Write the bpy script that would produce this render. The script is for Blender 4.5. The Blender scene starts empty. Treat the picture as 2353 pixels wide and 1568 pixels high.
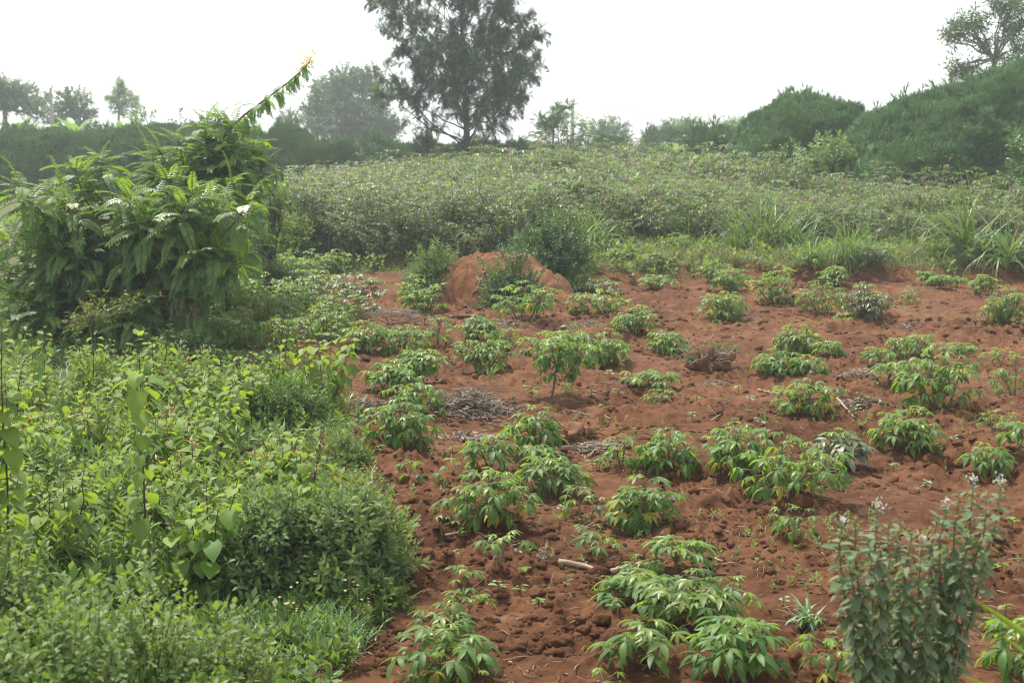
import bpy, bmesh, math, random
import numpy as np
from mathutils import Vector
PI = math.pi
R = math.radians
scene = bpy.context.scene
COL = scene.collection
# ------------------------------------------------------------------ camera model
VW, VH, FPX, HOR, CAMH = 2352.0, 1568.0, 3267.0, 300.0, 3.0
TH = math.atan((VH / 2 - HOR) / FPX)
FWD = np.array([0, math.cos(TH), -math.sin(TH)])
UPV = np.array([0, math.sin(TH), math.cos(TH)])
CAM = np.array([0, 0, CAMH])

def ray(px, py):
    return FWD * FPX + np.array([1.0, 0, 0]) * (px - VW / 2) + UPV * (VH / 2 - py)

def at_y(px, py, Y):
    d = ray(px, py)
    return CAM + d * (Y / d[1])

# ------------------------------------------------------------------ noise and terrain
_tab = np.random.RandomState(5).rand(256, 256)

def vnoise(x, y, k=0):
    x = np.asarray(x, float) + 17.3 * k + 1000; y = np.asarray(y, float) + 9.7 * k + 1000
    xi = np.floor(x).astype(int); yi = np.floor(y).astype(int)
    fx = x - xi; fy = y - yi
    fx = fx * fx * (3 - 2 * fx); fy = fy * fy * (3 - 2 * fy)
    a = _tab[xi & 255, yi & 255]; b = _tab[(xi + 1) & 255, yi & 255]
    c = _tab[xi & 255, (yi + 1) & 255]; d = _tab[(xi + 1) & 255, (yi + 1) & 255]
    return (a * (1 - fx) + b * fx) * (1 - fy) + (c * (1 - fx) + d * fx) * fy

def sstep(a, b, x):
    t = np.clip((np.asarray(x, float) - a) / (b - a), 0, 1)
    return t * t * (3 - 2 * t)

def bank_y(x):
    return 28.3 + 1.5 * (vnoise(np.asarray(x) * .35, 0 * np.asarray(x), 3) - .5) + 2.2 * sstep(1.2, -1.5, x)

def edge_x(y):                      # left border of the hoed field
    return np.interp(y, [6, 8, 9.3, 11.5, 16, 20, 24, 28, 40], [-1.3, -1.1, -.8, -1.25, -2.0, -3.3, -4.7, -5.6, -6])

def ground_low(x, y):
    x = np.asarray(x, float); y = np.asarray(y, float)
    w = .45 + .7 * vnoise(x * .8, 0 * x, 13) + 2.5 * sstep(1.5, -1.0, x)
    b = bank_y(x)
    z = (.30 + .14 * vnoise(x * .5, 0 * x, 14)) * sstep(0, 1, (y - b + .5 * (vnoise(x * 1.6, y * 1.6, 15) - .5)) / w)
    z = z + (.15 * (vnoise(x * .7, y * .7, 1) - .5) + .10 * (vnoise(x * 1.5, y * 1.9, 16) - .5) * sstep(4, 7, y) * sstep(30, 26, y)) * sstep(60, 20, y) + .09 * (vnoise(x * .25, y * .25, 2) - .5)
    return z

def ground_fine(x, y):
    infield = sstep(-.4, .3, x - edge_x(y)) * sstep(.8, -.3, y - bank_y(x))
    m = .35 + .65 * infield
    n1 = np.abs(vnoise(x * 3.2, y * 3.2, 4) - .5) * 2
    n2 = np.abs(vnoise(x * 8, y * 8, 5) - .5) * 2
    n3 = vnoise(x * 19, y * 19, 6); n4 = vnoise(x * 41, y * 41, 7)
    patch = .35 + .9 * sstep(.35, .7, vnoise(x * .9, y * .9, 8))
    return m * (patch * (.11 * (1 - n1) * vnoise(x * 1.7, y * 1.7, 9) + .06 * (1 - n2) ** 2 + .034 * n3 + .016 * n4 - .06) + .03 * (vnoise(x * 2.3, y * 2.3, 12) - .5))

def gz(x, y):
    return float(ground_low(x, y) + ground_fine(x, y))

def on_ground(px, py):
    d = ray(px, py)
    t = -CAMH / d[2]
    for _ in range(12):
        p = CAM + d * t
        t = (float(ground_low(p[0], p[1])) - CAMH) / d[2]
    return CAM + d * t

# ------------------------------------------------------------------ materials
MATS = {}

def newmat(name):
    m = bpy.data.materials.new(name); m.use_nodes = True
    nt = m.node_tree; nt.nodes.clear()
    return m, nt, nt.nodes, nt.links

def leaf_mat(name, stops, trans, rough=.42, tf=.38, spec=.5, objvar=.12):
    m, nt, N, Lk = newmat(name)
    out = N.new('ShaderNodeOutputMaterial'); geo = N.new('ShaderNodeNewGeometry')
    rp = N.new('ShaderNodeValToRGB'); Lk.new(geo.outputs['Random Per Island'], rp.inputs[0])
    el = rp.color_ramp.elements
    while len(el) < len(stops): el.new(.5)
    for e, (p, c) in zip(el, stops): e.position = p; e.color = (*c, 1)
    oi = N.new('ShaderNodeObjectInfo')
    mr = N.new('ShaderNodeMapRange'); mr.inputs[3].default_value = 1 - objvar; mr.inputs[4].default_value = 1 + objvar
    Lk.new(oi.outputs['Random'], mr.inputs[0])
    hs = N.new('ShaderNodeHueSaturation'); Lk.new(rp.outputs[0], hs.inputs['Color']); Lk.new(mr.outputs[0], hs.inputs['Value'])
    mr2 = N.new('ShaderNodeMapRange'); mr2.inputs[3].default_value = .488; mr2.inputs[4].default_value = .512
    Lk.new(oi.outputs['Random'], mr2.inputs[0]); Lk.new(mr2.outputs[0], hs.inputs['Hue'])
    b = N.new('ShaderNodeBsdfPrincipled'); b.inputs['Roughness'].default_value = rough
    b.inputs['Specular IOR Level'].default_value = spec
    Lk.new(hs.outputs[0], b.inputs['Base Color'])
    t = N.new('ShaderNodeBsdfTranslucent')
    mx = N.new('ShaderNodeMixRGB'); mx.blend_type = 'MULTIPLY'; mx.inputs[0].default_value = .35
    mx.inputs[1].default_value = (*trans, 1); Lk.new(hs.outputs[0], mx.inputs[2])
    mx.inputs[0].default_value = 0.0
    Lk.new(mx.outputs[0], t.inputs[0])
    ms = N.new('ShaderNodeMixShader'); ms.inputs[0].default_value = tf
    Lk.new(b.outputs[0], ms.inputs[1]); Lk.new(t.outputs[0], ms.inputs[2]); Lk.new(ms.outputs[0], out.inputs[0])
    MATS[name] = m
    return m

def rough_mat(name, c1, c2, scale=8, rough=.9, bump=.4, c3=None):
    m, nt, N, Lk = newmat(name)
    out = N.new('ShaderNodeOutputMaterial'); tc = N.new('ShaderNodeTexCoord')
    n = N.new('ShaderNodeTexNoise'); n.inputs['Scale'].default_value = scale; n.inputs['Detail'].default_value = 6
    Lk.new(tc.outputs['Object'], n.inputs[0])
    rp = N.new('ShaderNodeValToRGB'); rp.color_ramp.elements[0].color = (*c1, 1); rp.color_ramp.elements[1].color = (*c2, 1)
    rp.color_ramp.elements[0].position = .3; rp.color_ramp.elements[1].position = .7
    Lk.new(n.outputs[0], rp.inputs[0])
    b = N.new('ShaderNodeBsdfPrincipled'); b.inputs['Roughness'].default_value = rough; b.inputs['Specular IOR Level'].default_value = .25
    col = rp.outputs[0]
    if c3:
        geo = N.new('ShaderNodeNewGeometry'); mx = N.new('ShaderNodeMixRGB'); mx.inputs[2].default_value = (*c3, 1)
        Lk.new(geo.outputs['Random Per Island'], mx.inputs[0]); Lk.new(col, mx.inputs[1]); col = mx.outputs[0]
    Lk.new(col, b.inputs['Base Color'])
    bp = N.new('ShaderNodeBump'); bp.inputs['Strength'].default_value = bump; bp.inputs['Distance'].default_value = .02
    Lk.new(n.outputs[0], bp.inputs['Height']); Lk.new(bp.outputs[0], b.inputs['Normal'])
    Lk.new(b.outputs[0], out.inputs[0]); MATS[name] = m
    return m

leaf_mat('cassava_leaf', [(0, (.040, .098, .020)), (.6, (.066, .140, .026)), (1, (.110, .195, .034))], (.27, .44, .025), rough=.50, tf=.43, spec=.38)
leaf_mat('cassava_young', [(0, (.10, .19, .028)), (1, (.165, .245, .038))], (.33, .49, .03), rough=.42, tf=.42)
leaf_mat('cassava_old', [(0, (.22, .24, .03)), (.5, (.36, .30, .03)), (1, (.20, .21, .04))], (.55, .42, .03), rough=.55, tf=.4)
leaf_mat('cassava_dusky', [(0, (.045, .088, .030)), (.55, (.078, .108, .042)), (1, (.13, .10, .06))], (.16, .22, .04), rough=.42, tf=.25)
leaf_mat('thicket_leaf', [(0, (.054, .108, .029)), (.5, (.090, .154, .042)), (.84, (.135, .19, .055)), (1, (.15, .11, .06))], (.19, .31, .04), rough=.5, tf=.34, spec=.3)
leaf_mat('heart_leaf', [(0, (.075, .145, .026)), (.5, (.115, .195, .032)), (1, (.18, .25, .04))], (.32, .46, .035), rough=.55, tf=.40, spec=.3)
leaf_mat('heart_tip', [(0, (.15, .22, .04)), (1, (.22, .28, .06))], (.32, .46, .06), rough=.6, tf=.42, spec=.3)
leaf_mat('senna_leaf', [(0, (.044, .112, .026)), (.6, (.075, .165, .034)), (1, (.125, .23, .042))], (.28, .48, .03), rough=.5, tf=.38, spec=.38)
leaf_mat('senna_tip', [(0, (.085, .18, .03)), (1, (.15, .26, .04))], (.30, .48, .03), rough=.4, tf=.4)
leaf_mat('bush_green', [(0, (.042, .095, .024)), (.6, (.072, .135, .032)), (1, (.12, .19, .045))], (.20, .34, .03), rough=.5, tf=.32, spec=.35)
leaf_mat('bush_grey', [(0, (.088, .155, .054)), (.6, (.135, .205, .072)), (1, (.19, .255, .10))], (.28, .41, .065), rough=.6, tf=.3, spec=.3)
leaf_mat('thicket_red', [(0, (.070, .055, .030)), (.5, (.105, .078, .042)), (1, (.14, .11, .06))], (.22, .15, .06), rough=.5, tf=.25, spec=.35)
leaf_mat('weed_grey', [(0, (.085, .130, .062)), (.6, (.125, .175, .085)), (1, (.18, .22, .12))], (.24, .33, .10), rough=.65, tf=.3, spec=.25)
leaf_mat('bush_dark', [(0, (.026, .068, .022)), (.6, (.044, .098, .028)), (1, (.075, .14, .035))], (.13, .26, .03), rough=.5, tf=.28, spec=.35)
leaf_mat('feather_green', [(0, (.14, .20, .03)), (1, (.24, .29, .05))], (.38, .46, .04), rough=.6, tf=.45)
leaf_mat('grevillea', [(0, (.048, .092, .034)), (.55, (.075, .125, .042)), (.88, (.12, .17, .05)), (1, (.12, .12, .055))], (.12, .23, .04), rough=.5, tf=.26)
leaf_mat('far_leaf', [(0, (.046, .092, .030)), (.6, (.070, .125, .038)), (1, (.10, .16, .045))], (.15, .28, .03), rough=.5, tf=.28)
leaf_mat('far_light', [(0, (.085, .16, .04)), (1, (.15, .24, .06))], (.26, .40, .05), rough=.55, tf=.36)
leaf_mat('euphorbia', [(0, (.11, .20, .09)), (.6, (.16, .27, .11)), (1, (.23, .34, .13))], (.26, .43, .13), rough=.6, tf=.34, spec=.3)
leaf_mat('banana_leaf', [(0, (.09, .19, .05)), (1, (.15, .27, .07))], (.26, .46, .05), rough=.45, tf=.4)
leaf_mat('grass_blade', [(0, (.075, .155, .045)), (.6, (.11, .20, .06)), (1, (.18, .25, .09))], (.22, .36, .05), rough=.42, tf=.32)
leaf_mat('grass_dry', [(0, (.13, .17, .06)), (.5, (.19, .21, .09)), (1, (.29, .25, .13))], (.27, .32, .08), rough=.7, tf=.35, spec=.2)
leaf_mat('weed_leaf', [(0, (.064, .125, .026)), (.6, (.108, .172, .038)), (1, (.17, .225, .055))], (.28, .40, .035), rough=.55, tf=.35, spec=.35)
leaf_mat('pale_leaf', [(0, (.15, .26, .12)), (1, (.24, .34, .19))], (.28, .42, .13), rough=.5, tf=.35)
leaf_mat('dead_leaf', [(0, (.065, .045, .028)), (1, (.12, .085, .05))], (.10, .06, .03), rough=.8, tf=.15, spec=.2)
leaf_mat('dry_grey', [(0, (.12, .09, .07)), (.5, (.20, .16, .125)), (1, (.31, .26, .21))], (.2, .15, .1), rough=.85, tf=.1, spec=.2)
leaf_mat('straw', [(0, (.13, .085, .05)), (.6, (.21, .15, .095)), (1, (.33, .26, .18))], (.3, .2, .1), rough=.8, tf=.1, spec=.2)
leaf_mat('yellow_bloom', [(0, (.70, .45, .03)), (1, (.85, .60, .08))], (.8, .5, .05), rough=.6, tf=.3)
leaf_mat('orange_bloom', [(0, (.50, .20, .03)), (1, (.65, .32, .05))], (.6, .3, .05), rough=.6, tf=.3)
leaf_mat('tan_bloom', [(0, (.40, .26, .12)), (1, (.62, .48, .25))], (.5, .3, .1), rough=.7, tf=.3)
leaf_mat('white_bloom', [(0, (.55, .54, .48)), (1, (.75, .74, .68))], (.6, .6, .5), rough=.8, tf=.3)
leaf_mat('petiole', [(0, (.14, .13, .04)), (1, (.24, .12, .06))], (.2, .15, .05), rough=.5, tf=.1)
rough_mat('stem_green', (.10, .10, .05), (.17, .15, .08), 30)
rough_mat('stem_dark', (.045, .038, .03), (.085, .07, .05), 30)
rough_mat('bark_grey', (.10, .085, .07), (.19, .165, .14), 9)
rough_mat('bark_brown', (.07, .048, .035), (.13, .095, .07), 9)
rough_mat('bark_pale', (.20, .18, .15), (.32, .29, .25), 9)
rough_mat('dry_wood', (.14, .10, .07), (.27, .21, .15), 25, c3=(.32, .27, .22))
rough_mat('pale_wood', (.20, .14, .095), (.36, .28, .20), 18)
rough_mat('root_wood', (.10, .05, .028), (.20, .10, .05), 14)
rough_mat('concrete', (.30, .29, .27), (.42, .41, .38), 6)
rough_mat('cable', (.03, .03, .03), (.05, .05, .05), 5)
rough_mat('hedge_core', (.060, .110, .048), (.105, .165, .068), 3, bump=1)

def soil_mat(name, base=1.0, cover=False):
    m, nt, N, Lk = newmat(name)
    out = N.new('ShaderNodeOutputMaterial'); tc = N.new('ShaderNodeTexCoord')
    def noise(s, d=6, r=.6):
        n = N.new('ShaderNodeTexNoise'); n.inputs['Scale'].default_value = s; n.inputs['Detail'].default_value = d
        n.inputs['Roughness'].default_value = r; Lk.new(tc.outputs['Object'], n.inputs[0]); return n
    def ramp(src, stops):
        rp = N.new('ShaderNodeValToRGB'); el = rp.color_ramp.elements
        while len(el) < len(stops): el.new(.5)
        for e, (p, c) in zip(el, stops): e.position = p; e.color = (*c, 1)
        Lk.new(src, rp.inputs[0]); return rp.outputs[0]
    big = noise(.55, 5); mid = noise(5, 8, .7); fine = noise(60, 4, .7)
    c1 = ramp(mid.outputs[0], [(.28, (.058 * base, .0250 * base, .0115 * base)), (.5, (.118 * base, .051 * base, .0230 * base)), (.72, (.185 * base, .092 * base, .048 * base))])
    c2 = ramp(big.outputs[0], [(.33, (.62, .58, .56)), (.52, (.98, .96, .95)), (.70, (1.30, 1.34, 1.40))])
    mx = N.new('ShaderNodeMixRGB'); mx.blend_type = 'MULTIPLY'; mx.inputs[0].default_value = 1
    Lk.new(c1, mx.inputs[1]); Lk.new(c2, mx.inputs[2])
    sp = ramp(fine.outputs[0], [(.60, (1, 1, 1)), (.74, (1.35, 1.35, 1.35))])
    mx2 = N.new('ShaderNodeMixRGB'); mx2.blend_type = 'MULTIPLY'; mx2.inputs[0].default_value = 1
    Lk.new(mx.outputs[0], mx2.inputs[1]); Lk.new(sp, mx2.inputs[2])
    col = mx2.outputs[0]
    if cover:                                        # dark leaf mould and moss outside the hoed field, as painted by a face attribute
        at = N.new('ShaderNodeAttribute'); at.attribute_name = 'cover'
        gcol = ramp(mid.outputs[0], [(.3, (.060, .060, .028)), (.55, (.10, .105, .042)), (.75, (.17, .13, .06))])
        ad = N.new('ShaderNodeMath'); ad.operation = 'ADD'; Lk.new(at.outputs['Fac'], ad.inputs[0])
        sub = N.new('ShaderNodeMath'); sub.operation = 'MULTIPLY_ADD'; sub.inputs[1].default_value = .9; sub.inputs[2].default_value = -.45
        Lk.new(noise(2.2, 6).outputs[0], sub.inputs[0]); Lk.new(sub.outputs[0], ad.inputs[1])
        st = N.new('ShaderNodeMapRange'); st.inputs[1].default_value = .4; st.inputs[2].default_value = .62; Lk.new(ad.outputs[0], st.inputs[0])
        mx3 = N.new('ShaderNodeMixRGB'); Lk.new(st.outputs[0], mx3.inputs[0]); Lk.new(col, mx3.inputs[1]); Lk.new(gcol, mx3.inputs[2]); col = mx3.outputs[0]
    b = N.new('ShaderNodeBsdfPrincipled'); b.inputs['Roughness'].default_value = .95; b.inputs['Specular IOR Level'].default_value = .15
    Lk.new(col, b.inputs['Base Color'])
    n5 = noise(22, 8, .75)
    bp = N.new('ShaderNodeBump'); bp.inputs['Strength'].default_value = .9; bp.inputs['Distance'].default_value = .03
    Lk.new(n5.outputs[0], bp.inputs['Height'])
    bp2 = N.new('ShaderNodeBump'); bp2.inputs['Strength'].default_value = .6; bp2.inputs['Distance'].default_value = .008
    Lk.new(fine.outputs[0], bp2.inputs['Height']); Lk.new(bp.outputs[0], bp2.inputs['Normal'])
    Lk.new(bp2.outputs[0], b.inputs['Normal']); Lk.new(b.outputs[0], out.inputs[0]); MATS[name] = m
    return m
soil_mat('soil', cover=True); soil_mat('soil_clod', .92); soil_mat('mound_soil', 1.35)

# ------------------------------------------------------------------ geometry collector
class Tpl:
    def __init__(s, v, q, t, mq, mt): s.v, s.q, s.t, s.mq, s.mt = v, q, t, mq, mt
    def remat(s, m): return Tpl(s.v, s.q, s.t, np.full(len(s.q), m), np.full(len(s.t), m))

class Geo:
    def __init__(s): s.V = []; s.Q = []; s.T = []; s.MQ = []; s.MT = []; s.n = 0
    def raw(s, v, q=None, t=None, m=0, mq=None, mt=None):
        v = np.asarray(v, float); s.V.append(v)
        if q is not None and len(q):
            s.Q.append(np.asarray(q) + s.n); s.MQ.append(mq if mq is not None else np.full(len(q), m))
        if t is not None and len(t):
            s.T.append(np.asarray(t) + s.n); s.MT.append(mt if mt is not None else np.full(len(t), m))
        s.n += len(v)
    def add(s, tp, Rm, P, S=1.0, m=None):
        P = np.atleast_2d(np.asarray(P, float)); k = len(P)
        if k == 0: return
        Rm = np.asarray(Rm, float)
        if Rm.ndim == 2: Rm = np.repeat(Rm[None], k, 0)
        S = np.broadcast_to(np.asarray(S, float), (k,)) if np.ndim(S) < 2 else np.asarray(S)
        sv = tp.v[None] * (S[:, None, None] if S.ndim == 1 else S[:, None, :])
        v = np.einsum('kij,knj->kni', Rm, sv) + P[:, None, :]
        nv = len(tp.v); off = (np.arange(k) * nv)[:, None, None]
        q = (tp.q[None] + off).reshape(-1, 4) if len(tp.q) else None
        t = (tp.t[None] + off).reshape(-1, 3) if len(tp.t) else None
        s.raw(v.reshape(-1, 3), q, t, 0,
              None if q is None else (np.tile(tp.mq, k) if m is None else np.full(len(q), m)),
              None if t is None else (np.tile(tp.mt, k) if m is None else np.full(len(t), m)))
    def tube(s, pts, rad, sides=5, m=0):
        pts = np.asarray(pts, float); n = len(pts); rad = np.broadcast_to(np.asarray(rad, float), (n,))
        tan = np.gradient(pts, axis=0); tan /= np.linalg.norm(tan, axis=1)[:, None] + 1e-9
        ref = np.array([1., 0, 0]) if abs(tan[:, 0]).mean() < .8 else np.array([0, 1., 0])
        a = np.cross(tan, ref); a /= np.linalg.norm(a, axis=1)[:, None] + 1e-9
        b = np.cross(tan, a); ph = np.arange(sides) * 2 * PI / sides
        ring = pts[:, None] + rad[:, None, None] * (a[:, None] * np.cos(ph)[None, :, None] + b[:, None] * np.sin(ph)[None, :, None])
        v = ring.reshape(-1, 3); i = np.arange(n - 1)[:, None] * sides; j = np.arange(sides)[None]; jn = (j + 1) % sides
        q = np.stack([i + j, i + jn, i + sides + jn, i + sides + j], -1).reshape(-1, 4)
        v = np.vstack([v, pts[-1] + tan[-1] * rad[-1] * .6, pts[0] - tan[0] * rad[0] * .3]); e = n * sides; l = (n - 1) * sides
        t = [[l + k, l + (k + 1) % sides, e] for k in range(sides)] + [[(k + 1) % sides, k, e + 1] for k in range(sides)]
        s.raw(v, q, t, m)
    def arrays(s):
        V = np.vstack(s.V) if s.V else np.zeros((0, 3))
        Q = np.vstack(s.Q) if s.Q else np.zeros((0, 4), int); T = np.vstack(s.T) if s.T else np.zeros((0, 3), int)
        MQ = np.concatenate(s.MQ) if s.MQ else np.zeros(0, int); MT = np.concatenate(s.MT) if s.MT else np.zeros(0, int)
        return V, Q, T, MQ, MT
    def tpl(s): return Tpl(*s.arrays())
    def build(s, name, mats, parent=None, loc=None, smooth=True):
        V, Q, T, MQ, MT = s.arrays()
        me = bpy.data.meshes.new(name)
        me.vertices.add(len(V)); me.vertices.foreach_set('co', V.astype(np.float32).ravel())
        li = np.concatenate([Q.ravel(), T.ravel()]).astype(np.int32)
        me.loops.add(len(li)); me.loops.foreach_set('vertex_index', li)
        nq, ntr = len(Q), len(T)
        ls = np.concatenate([np.arange(nq) * 4, nq * 4 + np.arange(ntr) * 3]).astype(np.int32)
        me.polygons.add(nq + ntr); me.polygons.foreach_set('loop_start', ls)
        for mm in mats: me.materials.append(MATS[mm])
        me.polygons.foreach_set('material_index', np.concatenate([MQ, MT]).astype(np.int32))
        me.polygons.foreach_set('use_smooth', np.full(nq + ntr, smooth))
        me.update(calc_edges=True)
        o = bpy.data.objects.new(name, me); COL.objects.link(o)
        if parent: o.parent = parent
        if loc is not None: o.location = loc
        return o

def thing(name, label, cat, loc=(0, 0, 0), group=None):
    o = bpy.data.objects.new(name, None); COL.objects.link(o); o.location = [float(c) for c in loc]; o.empty_display_size = .2
    return tag(o, label, cat, group)

def tag(o, label=None, cat=None, group=None, kind=None):
    if label: o['label'] = label
    if cat: o['category'] = cat
    if group: o['group'] = group
    if kind: o['kind'] = kind
    return o

def nrm(a): return a / (np.linalg.norm(a, axis=-1, keepdims=True) + 1e-9)

def frames(d, up=(0, 0, 1), roll=None):
    d = np.atleast_2d(np.asarray(d, float)); X = nrm(d)
    up = np.broadcast_to(np.asarray(up, float), X.shape).copy()
    bad = np.abs((X * up).sum(1)) > .985; up[bad] = (.8, .55, .1)
    Y = nrm(np.cross(up, X)); Z = np.cross(X, Y)
    if roll is not None:
        c, s_ = np.cos(roll)[:, None], np.sin(roll)[:, None]; Y, Z = Y * c + Z * s_, Z * c - Y * s_
    return np.stack([X, Y, Z], -1)

def rotz(a):
    a = np.atleast_1d(a); c, s_, z, o = np.cos(a), np.sin(a), np.zeros_like(a), np.ones_like(a)
    return np.stack([np.stack([c, -s_, z], -1), np.stack([s_, c, z], -1), np.stack([z, z, o], -1)], 1)

LANCE = [(0, .10), (.18, .62), (.42, 1.0), (.68, .74), (.88, .30), (1, .02)]
OVAL = [(0, .10), (.2, .75), (.5, 1.0), (.8, .62), (1, .04)]
GRASS = [(0, .7), (.3, 1.0), (.7, .62), (1, .03)]
HEART = [(0, .42), (.10, .80), (.28, 1.0), (.55, .78), (.80, .36), (1, .02)]

def strip(L, W, segs, bend, fold=.25, prof=LANCE, mid=True, a0=0, back=0, m=0):
    s = np.linspace(0, 1, segs + 1); w = np.interp(s, [p[0] for p in prof], [p[1] for p in prof]) * W / 2
    ang = a0 + bend * s; st = L / segs; x = [0.]; z = [0.]
    for i in range(segs):
        am = (ang[i] + ang[i + 1]) / 2; x.append(x[-1] + st * math.cos(am)); z.append(z[-1] - st * math.sin(am))
    x = np.array(x); z = np.array(z); nx, nz = np.sin(ang), np.cos(ang)
    bx = -back * L * np.clip(1 - s / .35, 0, 1)
    if mid:
        v = np.empty((segs + 1, 3, 3))
        for k, sg in ((0, 1), (1, 0), (2, -1)):
            v[:, k, 0] = x + abs(sg) * (fold * w * nx + bx); v[:, k, 1] = sg * w; v[:, k, 2] = z + abs(sg) * fold * w * nz
        i = np.arange(segs)[:, None] * 3
        q = np.concatenate([np.stack([i + 1, i + 4, i + 3, i], -1), np.stack([i + 2, i + 5, i + 4, i + 1], -1)]).reshape(-1, 4)
        return Tpl(v.reshape(-1, 3), q, np.zeros((0, 3), int), np.full(len(q), m), np.zeros(0, int))
    v = np.empty((segs + 1, 2, 3))
    for k, sg in ((0, 1), (1, -1)): v[:, k, 0] = x; v[:, k, 1] = sg * w; v[:, k, 2] = z
    i = np.arange(segs)[:, None] * 2
    q = np.stack([i + 1, i + 3, i + 2, i], -1).reshape(-1, 4)
    return Tpl(v.reshape(-1, 3), q, np.zeros((0, 3), int), np.full(len(q), m), np.zeros(0, int))

# ------------------------------------------------------------------ leaf templates
rs0 = np.random.RandomState(11)

def cassava_leaf(el, n=6, droop=1.0, lod=1, rs=rs0, P=1.15):
    """petiole from the origin, then n drooping leaflets; unit = longest leaflet. materials: 0 leaf, 1 petiole"""
    g = Geo(); a = el * np.linspace(1, .55, 4); pts = [np.zeros(3)]
    for k in range(3): pts.append(pts[-1] + P / 3 * np.array([math.cos(a[k]), 0, math.sin(a[k])]))
    if lod: g.tube(pts, [.03, .022, .02, .018], 3, 1)
    else: g.raw([pts[0] + (0, .02, 0), pts[0] - (0, .02, 0), pts[3] - (0, .015, 0), pts[3] + (0, .015, 0)], [[0, 1, 2, 3]], m=1)
    span = R(125) if n > 5 else R(105)
    for k in range(n):
        ph = -span + 2 * span * k / (n - 1) + rs.uniform(-.08, .08)
        ln = (1 - .38 * abs(ph) / span) * rs.uniform(.9, 1.08)
        lt = strip(ln, ln * .32, 4 if lod else 2, droop * rs.uniform(.7, 1.25), .22 if lod else 0, LANCE, bool(lod), droop * rs.uniform(-.1, .35))
        tilt = frames([[math.cos(ph), math.sin(ph), 0]], roll=np.array([rs.uniform(-.3, .3)]))
        g.add(lt, tilt, [pts[3]])
    return g.tpl()

CASS = [[cassava_leaf(R(e), rs0.randint(5, 8), dr * k) for k in (.8, 1.0, 1.2)] for e, dr in ((72, .55), (50, .8), (28, 1.05), (5, 1.3), (-18, 1.45))]
CASSLOW = [[cassava_leaf(R(e), 5, dr * k, 0) for k in (.8, 1.15)] for e, dr in ((65, .6), (40, .9), (10, 1.25))]

def frond(n=12, L=1.0, leaf=.20, wd=.062, bend=.9, segs=2, ang=62, rs=rs0, taper=.45, m=0, mr=1, rad=.012, prof=OVAL, droop=.35):
    g = Geo(); s = np.linspace(0, 1, 7); a = bend * s; x = [0.]; z = [0.]
    for i in range(6): am = (a[i] + a[i + 1]) / 2; x.append(x[-1] + L / 6 * math.cos(am)); z.append(z[-1] - L / 6 * math.sin(am))
    pts = np.stack([x, np.zeros(7), z], -1); g.tube(pts, np.linspace(rad, rad * .4, 7), 3, mr)
    for k in range(n):
        t = .16 + .84 * k / (n - 1); p = np.array([np.interp(t, s, x), 0, np.interp(t, s, z)]); aa = bend * t
        ll = leaf * (1 - taper * abs(t - .45) * 1.4) * rs.uniform(.92, 1.06)
        for sd in (1, -1):
            th = R(ang) * (1 - .35 * t)
            d = np.array([math.cos(th) * math.cos(aa), sd * math.sin(th), -math.cos(th) * math.sin(aa) - droop * .5])
            lt = strip(ll, ll * wd / .2, max(2, segs), rs.uniform(.1, droop + .2), .15, prof, segs > 1)
            up = np.array([math.sin(aa), -sd * .25, math.cos(aa)])
            g.add(lt, frames([d], up), [p], 1.0, m)
    return g.tpl()

FROND = [frond(11, 1, .25, .080, b, 2, ang=62, droop=.25) for b in (.55, .95, 1.35)]
FERN = [frond(9, 1, .36, .044, b, 1, 50, droop=.12, rad=.010) for b in (0, .3, .7)]
FEATHER = [frond(9, 1, .22, .07, b, 1, 60, droop=.1) for b in (.2, .5)]

def sprig(leaf, nleaf, L, spread=(.5, 1.2), rs=rs0, stem=.01, m_leaf=0, m_stem=1, leafsize=(.8, 1.1), gold=2.4):
    """a short shoot along +X with nleaf leaves"""
    g = Geo(); g.tube([[0, 0, 0], [L * .5, 0, .02 * L], [L, 0, 0]], [stem, stem * .8, stem * .5], 3, m_stem)
    for k in range(nleaf):
        t = .15 + .85 * (k + rs.rand() * .5) / nleaf; a = gold * k + rs.uniform(-.3, .3); e = spread[1] + (spread[0] - spread[1]) * t
        d = np.array([math.cos(e), math.sin(e) * math.cos(a), math.sin(e) * math.sin(a)])
        g.add(leaf, frames([d], (1, 0, .3)), [[t * L, 0, 0]], rs.uniform(*leafsize), m_leaf)
    return g.tpl()

OV = strip(1, .55, 3, .5, .2, OVAL); OVW = strip(1, .44, 3, .55, .22, OVAL); OVN = strip(1, .36, 3, .6, .25, OVAL); OV2 = strip(1, .5, 2, .4, 0, OVAL, False); LN2 = strip(1, .26, 2, .7, 0, LANCE, False)
HRT = [strip(1, .86, 5, b, .18, HEART, True, 0, .16) for b in (.25, .6, .95)]
def mul(tp, s): return Tpl(tp.v * s, tp.q, tp.t, tp.mq, tp.mt)
SPR_BUSH = [sprig(mul(OVW, .36), 10, 1, (.35, 1.25)) for _ in range(3)]
SPR_ROUND = [sprig(mul(OV, .22), 10, 1, (.6, 1.3)) for _ in range(3)]
SPR_FAR = [sprig(mul(OV2, .42), 11, 1, (.4, 1.5)) for _ in range(3)]
SPR_HANG = [sprig(mul(LN2, .62), 9, 1, (.5, 1.7)) for _ in range(3)]
SPR_TINY = [sprig(mul(OV2, .20), 22, 1, (.6, 1.4), stem=.006) for _ in range(3)]

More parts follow.
